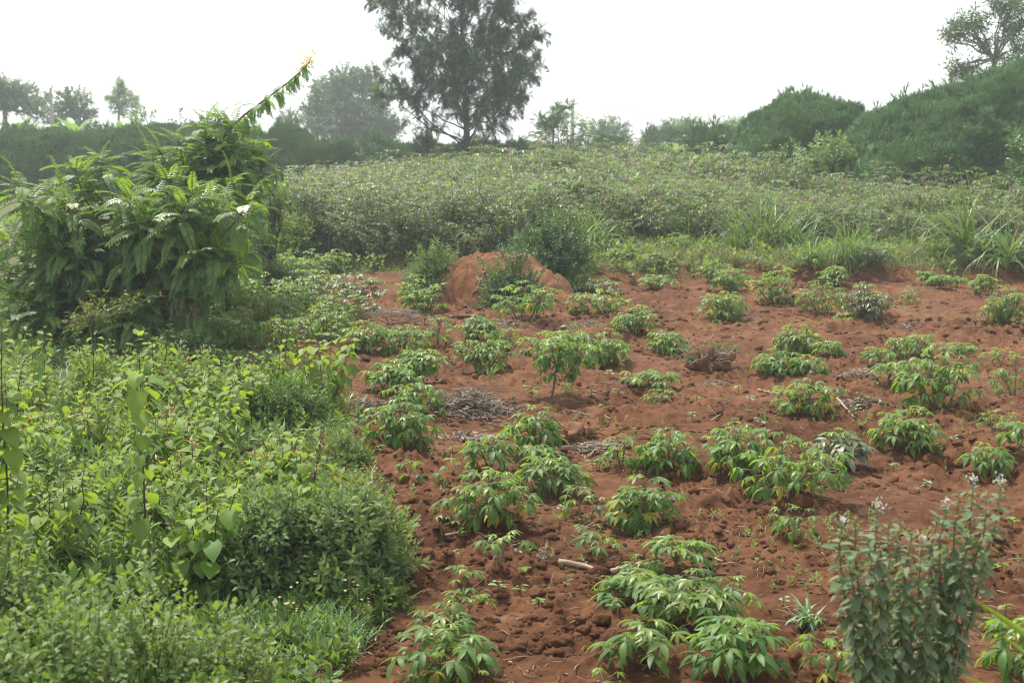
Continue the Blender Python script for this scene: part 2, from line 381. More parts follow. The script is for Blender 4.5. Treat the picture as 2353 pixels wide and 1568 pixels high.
def twig_fan(n, rs, L=1.0, r=.012):
    g = Geo()
    def br(p, d, l, lev):
        e = p + d * l; a = nrm(np.cross(d, [.3, .9, .2])) * r * (1.3 if lev == 2 else 1); b = nrm(np.cross(d, a)) * r
        g.raw([p + a, p - a * .5 + b * .87, p - a * .5 - b * .87, e + a * .5, e - a * .25 + b * .4, e - a * .25 - b * .4],
              [[0, 1, 4, 3], [1, 2, 5, 4], [2, 0, 3, 5]])
        if lev:
            for _ in range(n): br(p + d * l * rs.uniform(.55, 1), nrm(d + rs.normal(0, .36, 3) + np.array([.22, 0, 0])), l * rs.uniform(.55, .85), lev - 1)
    br(np.zeros(3), np.array([1., 0, 0]), L * .4, 2)
    return g.tpl()
TWIG = [twig_fan(4, np.random.RandomState(60 + i), r=.013) for i in range(4)]

# ------------------------------------------------------------------ generic plants
def curve(p0, p1, sag=0.0, n=6, wob=.03, rs=rs0):
    p0 = np.asarray(p0, float); p1 = np.asarray(p1, float); t = np.linspace(0, 1, n)[:, None]; L = np.linalg.norm(p1 - p0)
    p = p0 + (p1 - p0) * t; p[:, 2] += (sag * L * 4 * (t * (1 - t)))[:, 0]
    w = rs.normal(0, wob * L, (n, 3)); w[0] = 0; w[-1] = 0
    return p + w

def dome_points(n, w, h, rs, shell=.55, low=.05, dep=None):
    """points in a dome (half ellipsoid) mostly near its surface, with their outward direction"""
    v = nrm(rs.normal(0, 1, (n * 3, 3))); v[:, 2] = np.abs(v[:, 2]); v = v[v[:, 2] > low][:n]
    r = shell + (1 - shell) * np.sqrt(rs.rand(len(v)))
    lump = 1 + .16 * np.sin(v[:, 0] * 5 + rs.rand() * 6) * np.sin(v[:, 1] * 4 + rs.rand() * 6) + .10 * np.sin(v[:, 2] * 9 + v[:, 0] * 7)
    p = v * (r * lump)[:, None] * np.array([w / 2, (dep or w) / 2, h])
    return p, v

def leafy_bush(name, label, cat, loc, w, h, spr, ssize, n, mats, seed, stems=7, stem_mat='stem_dark', up=.5, shell=.4, group=None, extra=None, clumps=26, cl_r=.30, low=.05):
    """bush: woody stems plus many shoots gathered into clumps, open between the clumps"""
    rs = np.random.RandomState(seed); root = thing(name, label, cat, loc, group)
    c, cv = dome_points(clumps, w * .84, h * .86, rs, shell, low)
    g = Geo(); k = rs.randint(0, len(c), n); off = rs.normal(0, cl_r * min(w, h * 1.3) * .5, (n, 3))
    p = c[k] + off; p[:, 2] = np.maximum(p[:, 2], .03)
    d = nrm(nrm(off) * .6 + cv[k] * .7 + np.array([0, 0, up]) + rs.normal(0, .3, (n, 3))); Rm = frames(d, roll=rs.uniform(-PI, PI, n))
    var = rs.randint(0, len(spr), n); sz = ssize * rs.uniform(.75, 1.2, n)
    for i, tp in enumerate(spr):
        q = var == i; g.add(tp, Rm[q], p[q], sz[q])
    g.build('foliage', mats, root)
    order = rs.permutation(len(c))[:stems * 3]
    for i in range(stems):
        s = Geo(); base = np.append(rs.normal(0, .05 * w, 2), -.03)
        for j in order[i::stems]:
            s.tube(curve(base, c[j], .08, 5, .03, rs), np.linspace(.010, .004, 5) * (.6 + h), 4)
        s.build('stem', [stem_mat], root)
    if extra: extra(root, c, cv, rs)
    return root

def sun_dir():
    az, el = R(-36), R(62)
    return np.array([math.sin(az) * math.cos(el), math.cos(az) * math.cos(el), math.sin(el)]), az, el

def cassava(px, top, bot, w, style, label, seed):
    """field cassava: stems, palmate leaves on long stalks"""
    base = on_ground(px, bot - .10 * w); d = base[1]; H = max(.12, (bot - .06 * w - top) * d / FPX); H *= 1.06; Wd = w * d / FPX * 1.38
    rs = np.random.RandomState(seed); root = thing('cassava_plant', label, 'cassava plant', (base[0], base[1], gz(base[0], base[1])), 'cassava plants in the hoed field')
    L = {'sprout': .085, 'sparse': .105}.get(style, .142) * rs.uniform(.93, 1.1); L = min(L, .36 * Wd + .02)
    nst = {'sprout': 1, 'sparse': 2, 'trunk': 1}.get(style, int(np.clip(2 + Wd / .16, 2, 7)))
    nlf = {'sprout': 9, 'sparse': 13, 'trunk': 130, 'droop': 15, 'dense': 23, 'dusky': 20}[style]
    lo = {'sprout': .35, 'sparse': .45, 'trunk': .38, 'droop': .60, 'dense': .15, 'dusky': .25}[style] * rs.uniform(.8, 1.12)
    lean = rs.normal(0, .10, 2) * H; gap_az = rs.uniform(0, 7); nlf = int(nlf * rs.uniform(.75, 1.15))
    rspread = max(.02, Wd / 2 - L * 1.35)
    g = Geo()
    mats = ['cassava_dusky' if style == 'dusky' else 'cassava_leaf', 'petiole', 'cassava_young', 'cassava_old']
    a0 = rs.rand() * 7
    for si in range(nst):
        az = a0 + si * 2 * PI / nst + rs.uniform(-.4, .4); rr = rspread * (rs.uniform(.55, 1.05) if nst > 1 else .2)
        if si == 0 and nst > 3: rr *= .2
        tipz = max(.06, H - L * .45) * (rs.uniform(.58, 1.0) if si else 1.0) * (1 - .22 * (rr / max(rspread, .05)) ** 2 * (nst > 1))
        tip = np.array([rr * math.cos(az) + lean[0], rr * math.sin(az) + lean[1], tipz]); b0 = np.array([.25 * tip[0], .25 * tip[1], -.03])
        cv = curve(b0, tip, .05, 7, .02, rs); s = Geo()
        s.tube(cv, np.linspace(.013, .006, 7) * (.6 + .7 * min(H, .9)), 5)
        if style == 'trunk':                           # one trunk that forks at the top
            forks = [curve(cv[3], tip + np.array([rspread * math.cos(f), rspread * math.sin(f), rs.uniform(-.12, 0)]), .05, 7, .02, rs) for f in np.arange(5) * 2 * PI / 5 + az]
            for f in forks: s.tube(f, np.linspace(.010, .005, 7), 4)
        s.build('stem', ['stem_green' if style != 'trunk' else 'bark_grey'], root)
        for j in range(nlf):
            t = lo + (1 - lo) * (j + rs.rand()) / nlf
            if style == 'trunk':
                cvj = forks[j % 5] if rs.rand() < .85 else cv
            else: cvj = cv
            p = np.array([np.interp(t, np.linspace(0, 1, 7), cvj[:, q]) for q in range(3)])
            rel = (t - lo) / (1 - lo)
            ei = int(np.clip(round((1 - rel ** 1.3) * 4.2 + rs.normal(0, .5)), 0, 4))
            aa = 2.4 * j + rs.uniform(-.4, .4) + az
            sz = L * (.55 + .5 * min(1, (1 - rel) * 3)) * rs.uniform(.85, 1.15)
            m = None
            tp = CASS[ei][rs.randint(3)]
            u = rs.rand()
            if rel > .78 and u < .8: tp = Tpl(tp.v, tp.q, tp.t, np.where(tp.mq == 0, 2, tp.mq), tp.mt)
            elif rel < .3 and u < (.16 if style in ('droop', 'sparse') else .05): tp = Tpl(tp.v, tp.q, tp.t, np.where(tp.mq == 0, 3, tp.mq), tp.mt)
            Rm = rotz(aa) @ frames([[1, rs.uniform(-.1, .1), rs.uniform(-.12, .12)]], roll=np.array([rs.uniform(-.3, .3)]))
            if style != 'trunk' and math.cos(aa - gap_az) > .6 and rel < .75 and rs.rand() < .55: continue
            z0 = p[2] + sz * -.9
            if z0 < -.02 and ei > 2: continue
            g.add(tp, Rm, [p], sz)
    g.build('foliage', mats, root)
    return root
# ------------------------------------------------------------------ ground: one sheet out to the horizon
def make_ground():
    ang = np.concatenate([np.radians(np.linspace(-23, 23, 600)), np.radians(np.linspace(23, 337, 70))[1:-1]])
    near = np.linspace(.3, 5.8, 12)[:-1]; r = [5.8]
    while r[-1] < 42: r.append(r[-1] + max(.016, r[-1] ** 2 / (1422 * 3) * 1.15))
    far = np.geomspace(r[-1] * 1.04, 290, 26)
    rr = np.concatenate([near, r, far]); A, Rr = np.meshgrid(ang, rr)
    X = (Rr * np.sin(A)).ravel(); Y = (Rr * np.cos(A)).ravel()
    Z = ground_low(X, Y) + ground_fine(X, Y)
    n, k = len(rr), len(ang); i = np.arange(n - 1)[:, None] * k; j = np.arange(k)[None]; jn = (j + 1) % k
    q = np.stack([i + j, i + jn, i + k + jn, i + k + j], -1).reshape(-1, 4)
    V = np.vstack([np.stack([X, Y, Z], -1), [[0, 0, float(ground_low(0, 0))]]]); c = len(V) - 1
    t = np.array([[a, c, (a + 1) % k] for a in range(k)])
    g = Geo(); g.raw(V, q, t); o = g.build('ground', ['soil']); tag(o, kind='structure')
    VX, VY = V[:, 0], V[:, 1]
    cov = np.maximum(sstep(.15, -.7, VX - edge_x(VY)), sstep(-.2, 1.0, VY - bank_y(VX) - .35 * sstep(0, 2, VX)))
    cov = np.where(VY < 4, np.maximum(cov, sstep(4, 2, VY) * .6), cov)
    at = o.data.attributes.new('cover', 'FLOAT', 'POINT'); at.data.foreach_set('value', cov.astype(np.float32))
make_ground()

def ico(sub):
    bm = bmesh.new(); bmesh.ops.create_icosphere(bm, subdivisions=sub, radius=1)
    v = np.array([x.co[:] for x in bm.verts]); t = np.array([[a.index for a in f.verts] for f in bm.faces]); bm.free()
    return v, t

def lump(sub, seed, amp=.28):
    v, t = ico(sub); k = seed * 3.7
    n = (vnoise(v[:, 0] * 1.4 + k, v[:, 1] * 1.4 + v[:, 2] * 1.1, 1) - .5) * 2 * amp + (vnoise(v[:, 0] * 3.5 + k, v[:, 2] * 3.5 + v[:, 1], 2) - .5) * amp * 1.1
    v = v * (1 + n)[:, None] * np.array([1, 1, .72])
    return Tpl(v, np.zeros((0, 4), int), t, np.zeros(0, int), np.zeros(len(t), int))

def field_points(n, rs, d0=7.2, d1=28.2, power=1.0):
    u = rs.rand(n); d = d0 * (d1 / d0) ** (u ** power); px = rs.uniform(380, 2420, n); x = (px - VW / 2) / FPX * d * 1.0
    k = (x > edge_x(d) - .1) & (d < bank_y(x) + .1)
    return x[k], d[k]

def clods():
    rs = np.random.RandomState(71); g = Geo()
    small = [lump(2, i, .52) for i in range(4)]; big = [lump(3, 10 + i, .55) for i in range(4)]
    x, y = field_points(17000, rs, power=.8); dens = vnoise(x * 1.1, y * 1.1, 21); k = rs.rand(len(x)) < .15 + .9 * sstep(.35, .7, dens); x, y = x[k], y[k]
    z = ground_low(x, y) + ground_fine(x, y); s = np.clip(rs.pareto(2.0, len(x)) * .010 + .007, 0, .040) * (.7 + y / 26)
    v = rs.randint(0, 4, len(x)); rt = rotz(rs.uniform(0, 7, len(x)))
    for i in range(4): q = v == i; g.add(small[i], rt[q], np.stack([x, y, z - .15 * s], -1)[q], s[q])
    # bigger clods: mostly near the lower left edge of the field and down the middle
    P = []
    for cx, cy, wx, wy, n in ((900, 1150, 90, 60, 70), (980, 1260, 110, 70, 70), (1000, 1120, 80, 50, 40), (850, 1490, 100, 50, 60), (1250, 1460, 200, 70, 130), (1330, 1340, 120, 60, 70),
                              (1700, 1280, 250, 80, 90), (1850, 1150, 250, 70, 60), (1150, 1290, 200, 50, 60), (1500, 1200, 160, 60, 50), (1600, 960, 500, 150, 110), (1700, 790, 300, 40, 60), (1075, 722, 70, 14, 60), (1270, 712, 80, 16, 50), (1020, 735, 60, 12, 30), (2280, 1290, 80, 100, 40), (2100, 780, 250, 60, 50)):
        for _ in range(n): P.append((cx + rs.normal(0, wx * .6), cy + rs.normal(0, wy * .6)))
    P = np.array(P); w = np.array([on_ground(a, min(b, 1600)) for a, b in P]); k = w[:, 0] > edge_x(w[:, 1]) - .15; w = w[k]
    s = np.clip(.018 + rs.pareto(3.0, len(w)) * .022, 0, .065); z = ground_low(w[:, 0], w[:, 1]) + ground_fine(w[:, 0], w[:, 1])
    v = rs.randint(0, 4, len(w)); rt = rotz(rs.uniform(0, 7, len(w)))
    for i in range(4): q = v == i; g.add(big[i], rt[q], np.stack([w[:, 0], w[:, 1], z - .1 * s], -1)[q], s[q])
    tag(g.build('soil_clods', ['soil_clod']), 'loose red clods of earth strewn over the hoed field', kind='stuff')
clods()

# ------------------------------------------------------------------ the red earth mound
MC = on_ground(1150, 684); MW, MD, MH = 1.24, 1.45, .84

def mound_h(x, y):
    u = (np.asarray(x, float) - MC[0]) / MW; v = (np.asarray(y, float) - MC[1]) / MD
    u = np.where(u > -.24, (u + .24) / 1.24, (u + .24) / .80)
    r = np.sqrt(u ** 2 + v ** 2) * (1 + .42 * (vnoise(u * 1.9, v * 1.9, 31) - .5)); r = r - .13 * np.clip(u, 0, 1)
    return MH * np.clip(1 - np.abs(r) ** 2.3, 0, 1) ** 1.0 * (1 - .10 * sstep(0, 1, u)) + .20 * (vnoise(u * 3.2, v * 3.2, 32) - .5) * (r < 1) - .09 * np.clip(1 - np.abs(vnoise(u * 4.5, v * 2.2, 36) - .5) * 9, 0, 1) * (r < .95) + .06 * (vnoise(u * 9, v * 9, 34) - .5) + .03 * (vnoise(u * 20, v * 20, 33) - .5)

def make_mound():
    n, k = 90, 160; rr = np.linspace(0.01, 1.28, n); a = np.arange(k) * 2 * PI / k; A, Q = np.meshgrid(a, rr)
    x = MC[0] + Q * np.cos(A) * MW; y = MC[1] + Q * np.sin(A) * MD
    z = ground_low(x, y) + mound_h(x, y) - .10 * sstep(1.0, 1.25, Q) - .02
    i = np.arange(n - 1)[:, None] * k; j = np.arange(k)[None]; jn = (j + 1) % k
    q = np.stack([i + j, i + jn, i + k + jn, i + k + j], -1).reshape(-1, 4)
    g = Geo(); g.raw(np.stack([x, y, z], -1).reshape(-1, 3) - np.array([MC[0], MC[1], 0]), q)
    o = g.build('earth_mound', ['mound_soil'], loc=(MC[0], MC[1], 0)); tag(o, 'bare red earth mound with bushes growing on its flanks', 'mound')
    rs = np.random.RandomState(4); p = at_y(1100, 672, 23.9); z = lambda x, y: float(ground_low(x, y) + mound_h(x, y))
    t = Geo(); pts = [(MC[0] - .50, MC[1] - 1.22), (MC[0] - .40, MC[1] - 1.17), (MC[0] - .36, MC[1] - 1.08), (MC[0] - .42, MC[1] - .98)]
    t.tube([[a, b, z(a, b) + .02] for a, b in pts], [.012, .014, .012, .008], 5)
    tag(t.build('bent_twig', ['pale_wood']), 'small bent pale twig lying on the face of the red mound', 'twig')
make_mound()

def leafbush_px(name, label, px, top, bot, w, d, spr, ss, n, mats, seed, z=None, up=.5, **kw):
    x = (px - VW / 2) / FPX * d; g0 = gz(x, d) if z is None else z
    h = at_y(px, top, d)[2] - g0
    return leafy_bush(name, label, kw.pop('cat', 'bush'), (x, d, g0 - .02), w * d / FPX, max(h, .15), spr, ss, n, mats, seed, up=up, **kw)

BM = ['bush_dark', 'stem_dark']
mz = lambda px, d: float(ground_low((px - 1176) / FPX * d, d) + mound_h((px - 1176) / FPX * d, d))
leafbush_px('mound_bush', 'big dense dark green bush behind the top of the red mound', 1258, 516, 640, 158, 27.0, SPR_BUSH, .20, 2600, ['bush_dark', 'stem_dark'], 301, up=.6, clumps=44, cl_r=.36)
leafbush_px('mound_bush', 'upright dark green bush growing on the front face of the red mound', 1187, 590, 690, 118, 24.0, SPR_BUSH, .18, 800, BM, 302, z=mz(1187, 24.0), up=1.1)
leafbush_px('mound_bush', 'low spreading bush at the shaded foot of the red mound beside the sandy slope', 1000, 590, 650, 115, 25.6, SPR_BUSH, .17, 760, ['bush_green', 'stem_dark'], 303, up=.3)
leafbush_px('mound_bush', 'small sprig of weeds on the crest of the red mound', 1115, 584, 612, 60, 24.9, SPR_BUSH, .08, 60, ['weed_leaf', 'stem_dark'], 304, z=mz(1115, 24.9), stems=3, clumps=8)
leafbush_px('mound_bush', 'low fringe of weeds trailing down between mound and field', 1318, 622, 672, 90, 26.2, SPR_BUSH, .12, 260, ['bush_green', 'stem_dark'], 305, stems=4, clumps=14)

# ------------------------------------------------------------------ cassava plants of the hoed field: x, top, bottom, width, style, label
CP = [
 (1993, 592, 664, 112, 'dusky', 'tall cassava with purplish top leaves, standing against the bank below the tall grass'),
 (1779, 626, 714, 122, 'dense', 'dense dark round cassava, darkest of those near the bank'),
 (1632, 606, 664, 68, 'droop', 'slim cassava with open hanging leaves close under the bank'),
 (1670, 624, 682, 92, 'droop', 'cassava partly hidden by a slightly smaller one in front, second from the bank'),
 (1668, 672, 742, 108, 'droop', 'broad low cassava with drooping pale-topped leaves in front of two others near the bank'),
 (1860, 620, 660, 46, 'droop', 'narrow cassava at the bank, squeezed between two larger ones'),
 (1918, 622, 667, 70, 'dense', 'flat-topped light cassava touching the purplish tall one at the bank'),
 (1890, 650, 734, 110, 'droop', 'cassava whose leaf whorl rises behind the grey-green wide pair'),
 (1993, 660, 739, 116, 'dusky', 'wide grey-green cassava with hanging leaves near the bank, in front of the purplish tall one'),
 (1939, 726, 769, 74, 'sparse', 'small sparse cassava at the foot of the wide grey-green one'),
 (2130, 628, 660, 48, 'dense', 'tiny round cassava near the bank, back plant of a trio'),
 (2157, 642, 672, 50, 'dense', 'tiny cassava in the middle of a trio near the bank'),
 (2198, 639, 667, 44, 'droop', 'tiny cassava at the end of a trio near the bank'),
 (2262, 642, 688, 62, 'dense', 'small tight ball-shaped cassava alone before the pile of cut branches'),
 (2092, 668, 705, 76, 'sparse', 'low yellowish thin cassava alone on bare soil near the bank'),
 (2303, 670, 757, 106, 'dense', 'full domed cassava near the frame edge with darker hanging skirt'),
 (1830, 755, 820, 92, 'droop', 'umbrella-shaped cassava alone on smooth soil below the bank group'),
 (1901, 795, 834, 58, 'dense', 'small round cassava beside the umbrella-shaped one on smooth soil'),
 (1775, 812, 878, 112, 'droop', 'wide cassava with two leaf heads joined to a narrower neighbour'),
 (1856, 822, 872, 54, 'droop', 'narrow cassava joined to its wider two-headed neighbour'),
 (1853, 879, 968, 148, 'droop', 'broad cassava with curtain-like hanging leaves beside a heap of dry stalks'),
 (2024, 809, 850, 60, 'droop', 'pale yellow-green cassava, lowest of three in a row'),
 (2054, 796, 834, 46, 'droop', 'narrow pale cassava between two others in a row'),
 (2105, 778, 826, 68, 'droop', 'tallest of three pale cassavas in a row'),
 (2037, 857, 899, 64, 'droop', 'small yellowish cassava beside the biggest bare-stemmed cassava'),
 (2167, 806, 968, 184, 'droop', 'biggest cassava of the field, tall and glossy with bare stems showing below'),
 (2203, 795, 826, 72, 'droop', 'low pale cassava half hidden behind the biggest one'),
 (2293, 806, 854, 72, 'sparse', 'yellowing thin cassava behind the biggest one toward the frame edge'),
 (2334, 815, 919, 86, 'sparse', 'loose sprawling cassava cut by the frame edge beside the biggest one'),
 (2286, 940, 1001, 76, 'sparse', 'thin cassava with one bright yellow hanging leaf near the frame edge'),
 (2071, 960, 1060, 162, 'droop', 'wide skirted cassava with bright hanging leaves in front of the biggest one'),
 (2340, 998, 1058, 74, 'droop', 'yellow-green drooping cassava cut by the frame edge above a thin one'),
 (2268, 1035, 1102, 104, 'droop', 'two-headed thin cassava with hanging leaves near the white-flowered weed'),
 (1915, 996, 1092, 112, 'dusky', 'dull brownish wilted cassava touching the large bare-stemmed pair'),
 (1682, 998, 1112, 150, 'droop', 'rear plant of the large pair, glossy dark with lower spread'),
 (1800, 1022, 1172, 232, 'droop', 'front plant of the large pair with bare pale stems and yellow lower leaves'),
 (1827, 1164, 1246, 98, 'sparse', 'small bright cassava on two thin stems in front of the large pair'),
 (968, 642, 735, 132, 'dense', 'tall bushy cassava beside the sandy face of the red mound'),
 (1203, 654, 752, 144, 'droop', 'broad cassava with fan leaves standing in front of the red mound'),
 (1375, 645, 682, 102, 'dusky', 'purplish cassava at the foot of the mound, behind a pale wide one'),
 (1379, 679, 732, 138, 'droop', 'wide pale low cassava in front of the purplish one by the mound'),
 (1418, 615, 650, 78, 'dense', 'low cassava under the grassy bank just beyond the mound'),
 (1500, 616, 660, 88, 'droop', 'cassava under the grassy bank, rear of a close pair'),
 (1512, 640, 676, 84, 'droop', 'cassava under the grassy bank, front of a close pair'),
 (1556, 593, 640, 84, 'dense', 'dark round cassava pressed against the bank beneath tall grass'),
 (1469, 712, 784, 98, 'dense', 'upright oval cassava alone halfway between mound and bare middle soil'),
 (1530, 766, 818, 82, 'droop', 'cassava in front of the dead root clump, bright and spreading'),
 (1094, 739, 797, 96, 'droop', 'cassava with blue-green hanging hands behind the bright dome'),
 (1108, 780, 873, 136, 'dense', 'bright yellow-green dome-shaped cassava with a grass tuft before it'),
 (1169, 768, 814, 58, 'sparse', 'thin cassava peeping between the bright dome and the dark glossy one'),
 (1305, 743, 812, 112, 'dense', 'rounded cassava behind the dark glossy single-trunked one'),
 (1387, 766, 850, 98, 'droop', 'cassava with leaves hanging to the soil beside the dark glossy one'),
 (1258, 778, 930, 166, 'trunk', 'dark glossy cassava on one bare trunk like a little tree'),
 (1002, 739, 807, 58, 'sparse', 'slender sparse cassava with narrow leaflets near the stalk bundle'),
 (838, 743, 820, 102, 'dense', 'cassava rising behind the heart-leaved plants, nearest to them'),
 (924, 761, 824, 136, 'droop', 'low wide cassava below the stalk bundle'),
 (895, 838, 910, 104, 'dense', 'paler half of a joined pair of leafy cassavas'),
 (955, 817, 893, 104, 'dense', 'taller half of a joined pair of leafy cassavas'),
 (961, 869, 957, 126, 'droop', 'cassava with spread flat leaves beside the big grey heap'),
 (937, 934, 1056, 142, 'droop', 'large-leaved cassava with one yellow leaf near the heart-leaved plants'),
 (1234, 938, 1052, 112, 'dense', 'tall crowded cassava beside the brown uprooted stump'),
 (1499, 879, 907, 122, 'droop', 'cassava with long-fingered hanging hands, alone on ridged soil'),
 (1512, 897, 940, 76, 'sparse', 'low pale rosette of cassava under the hanging-handed one'),
 (1431, 998, 1082, 72, 'sparse', 'spindly cassava with few leaves beside a fuller one'),
 (1533, 988, 1088, 118, 'droop', 'full cassava beside the spindly one, with hanging lower leaves'),
 (1126, 1035, 1105, 112, 'droop', 'flat spreading cassava, upper of a chain on the near soil'),
 (1225, 1037, 1088, 82, 'droop', 'small cassava between the flat spreading one and the crowded tall one'),
 (996, 1068, 1133, 146, 'sparse', 'straggling cassava with thin side shoots beside the weed border'),
 (1112, 1108, 1232, 204, 'droop', 'largest cassava on the cloddy near soil, dark with hanging leaves'),
 (1283, 1057, 1153, 136, 'dense', 'bushy bright cassava with dry lower leaves on the near soil'),
 (1341, 1123, 1205, 112, 'sparse', 'low sideways cassava leaning against the bare-stemmed drooping one'),
 (1471, 1109, 1229, 146, 'droop', 'drooping cassava on one bare stem on the near soil'),
 (1369, 1214, 1294, 106, 'sparse', 'small cassava growing by a large clod of earth'),
 (1074, 1217, 1252, 64, 'sprout', 'little cassava shoot at the foot of the largest near one'),
 (1013, 1226, 1262, 50, 'sprout', 'little cassava shoot beside the long crooked stick'),
 (1143, 1284, 1348, 92, 'sparse', 'thin cassava with yellow-brown stems, right of another thin one'),
 (1068, 1311, 1379, 94, 'sparse', 'thin cassava with few reddish leaves, left of another thin one'),
 (1061, 1376, 1437, 108, 'sparse', 'small glossy cassava, back plant of a row of three near the frame bottom'),
 (1013, 1405, 1475, 122, 'sparse', 'small glossy cassava, middle plant of a row of three near the frame bottom'),
 (1027, 1466, 1590, 212, 'droop', 'large-leaved cassava at the frame bottom, front plant of a row of three'),
 (1550, 1259, 1334, 92, 'droop', 'cassava with hanging pale leaves behind the dark stick'),
 (1471, 1294, 1340, 62, 'sparse', 'small cassava shoot beside the split log'),
 (1465, 1328, 1420, 136, 'dense', 'pale cassava with small yellow blossom heads, behind the wide glossy one'),
 (1592, 1330, 1476, 250, 'dense', 'widest glossy cassava of the near soil, in front of the dark stick'),
 (1490, 1438, 1548, 176, 'droop', 'cassava with big grey-green leaves near the frame bottom, beside the wide glossy one'),
 (1690, 1434, 1596, 232, 'dense', 'low glossy round cassava at the frame bottom beside the pale broad grass'),
 (1905, 1462, 1580, 130, 'sparse', 'dull narrow-leaved cassava at the foot of the white-flowered weed'),
 (2325, 1440, 1572, 126, 'droop', 'blurred cassava in the bottom corner behind the long grass blade'),
 (1375, 1540, 1600, 90, 'sprout', 'cassava shoot just entering at the frame bottom'),
 (1075, 1545, 1610, 100, 'sprout', 'bright cassava shoot tip just entering below the large-leaved one'),
 (605, 606, 668, 112, 'dense', 'cassava of the crowded patch, rear one under the grassy edge'),
 (668, 622, 690, 90, 'droop', 'cassava of the crowded patch with broad pale fan leaves on top'),
 (632, 652, 722, 112, 'dense', 'cassava in the middle of the crowded patch, shiny and wide'),
 (556, 650, 720, 112, 'dense', 'cassava of the crowded patch beside the tip of the dark feathery bush'),
 (700, 640, 712, 96, 'dusky', 'brownish cassava of the crowded patch on its field side'),
 (514, 678, 744, 100, 'dense', 'cassava of the crowded patch half under the dark feathery bush'),
 (604, 700, 776, 116, 'droop', 'cassava of the crowded patch with yellowish hanging leaves in its front row'),
 (466, 668, 740, 84, 'dense', 'cassava of the crowded patch deepest under the dark feathery bush'),
 (766, 580, 634, 92, 'dense', 'dark cassava at the grassy edge, alone beneath the grass clump'),
 (794, 636, 702, 130, 'dusky', 'dusky cassava with small leaves in a close pair left of the tall bushy one'),
 (828, 660, 744, 148, 'dusky', 'brown-leaved cassava in front of another dusky one beside the stalk bundle'),
 (652, 742, 812, 104, 'droop', 'light green cassava of the crowded patch, frontmost beside bare soil'),
 (742, 722, 806, 108, 'dense', 'cassava at the end of the crowded patch behind the heart-leaved plants'),
 (760, 690, 760, 110, 'dense', 'cassava filling the gap between the crowded patch and the dusky pair'),
 (736, 628, 684, 96, 'dense', 'cassava right behind the brownish one of the crowded patch'),
 (700, 596, 652, 92, 'dense', 'cassava of the crowded patch nearest the lone dark one at the grassy edge'),
 (580, 566, 628, 96, 'dense', 'cassava of the crowded patch reaching back to the slender upright shrub'),
 (690, 676, 748, 104, 'dense', 'cassava of the crowded patch with glossy wide crown beside the brownish one'),
 (520, 612, 676, 96, 'dense', 'cassava of the crowded patch behind the dark feathery bush tip'),
 (640, 700, 760, 100, 'droop', 'cassava of the crowded patch sandwiched between shiny wide one and frontmost one'),
 (490, 720, 790, 96, 'droop', 'cassava of the crowded patch just behind the fallen feathery branch'),
 (540, 736, 812, 100, 'droop', 'cassava of the crowded patch beside the fallen feathery branch'),
]
for i, (x, t, b, w, st, lab) in enumerate(CP):
    if 'crowded patch' in lab: t -= 12; w *= 1.3
    cassava(x, t, b, w, st, lab, 500 + i)

# ------------------------------------------------------------------ small seedlings and grass tufts on the soil
SEED_LEAF = strip(1, .7, 3, .6, .15, OVAL)

def seedling(px, py, w, seed):
    rs = np.random.RandomState(seed); b = on_ground(px, py); s = w * b[1] / FPX
    root = thing('seedling', 'tiny pale green seedling with a few rounded leaves on bare red soil', 'seedling', (b[0], b[1], gz(b[0], b[1])), 'tiny seedlings scattered on bare soil')
    g = Geo(); n = rs.randint(4, 9); st = Geo(); st.tube([[0, 0, -.02], [0, 0, s * .6], [.05 * s, 0, s * .75]], [.004, .003, .002], 4)
    for k in range(n):
        a = 2.4 * k + rs.rand(); d = [[math.cos(a), math.sin(a), rs.uniform(-.1, .6)]]
        g.add(SEED_LEAF, frames(d), [[.06 * s * math.cos(a), .06 * s * math.sin(a), s * (.35 + .4 * k / n)]], s * rs.uniform(.35, .6))
    st.build('stem', ['stem_green'], root); g.build('leaves', [('weed_leaf', 'pale_leaf', 'heart_leaf')[rs.randint(3)]], root)

SP = [(1050, 1298, 30), (1146, 1385, 46), (1196, 1385, 36), (1203, 1352, 40), (1237, 1408, 36), (1410, 1425, 40), (951, 1268, 22), (1740, 1308, 30), (1800, 1388, 30), (2128, 1122, 34), (2052, 1082, 26), (1912, 1186, 24), (1596, 1196, 20),
      (2324, 1220, 44), (2300, 1330, 34), (2310, 1420, 46), (2275, 1440, 40), (1163, 984, 24), (1184, 1135, 20), (1222, 924, 50), (1300, 905, 34), (1382, 945, 26), (1358, 918, 28), (1420, 910, 34), (1696, 905, 30), (1722, 930, 26), (1690, 982, 26),
      (1745, 992, 30), (1756, 1012, 24), (1980, 938, 46), (1962, 965, 34), (2106, 1015, 30), (2150, 1060, 50), (1590, 955, 24), (1600, 930, 26), (1520, 925, 30), (1362, 1082, 40), (1290, 1182, 26), (1175, 1220, 28), (1345, 1195, 22), (1190, 1290, 22),
      (1690, 785, 20), (1505, 1330, 24), (1648, 757, 26), (1700, 740, 30), (1545, 1170, 20), (875, 1290, 20), (868, 1058, 30), (1400, 870, 26), (1040, 1040, 26), (850, 880, 24), (2030, 1010, 24), (2190, 1030, 24), (2260, 1150, 22)]
for i, (x, y, w) in enumerate(SP): seedling(x, y, w, 900 + i)

BLADE = [strip(1, .030, 6, b, .3, GRASS) for b in (.5, 1.1, 1.8, 2.5)]
BLADE_LOW = [strip(1, .05, 3, b, 0, GRASS, False) for b in (.5, 1.1, 1.9)]

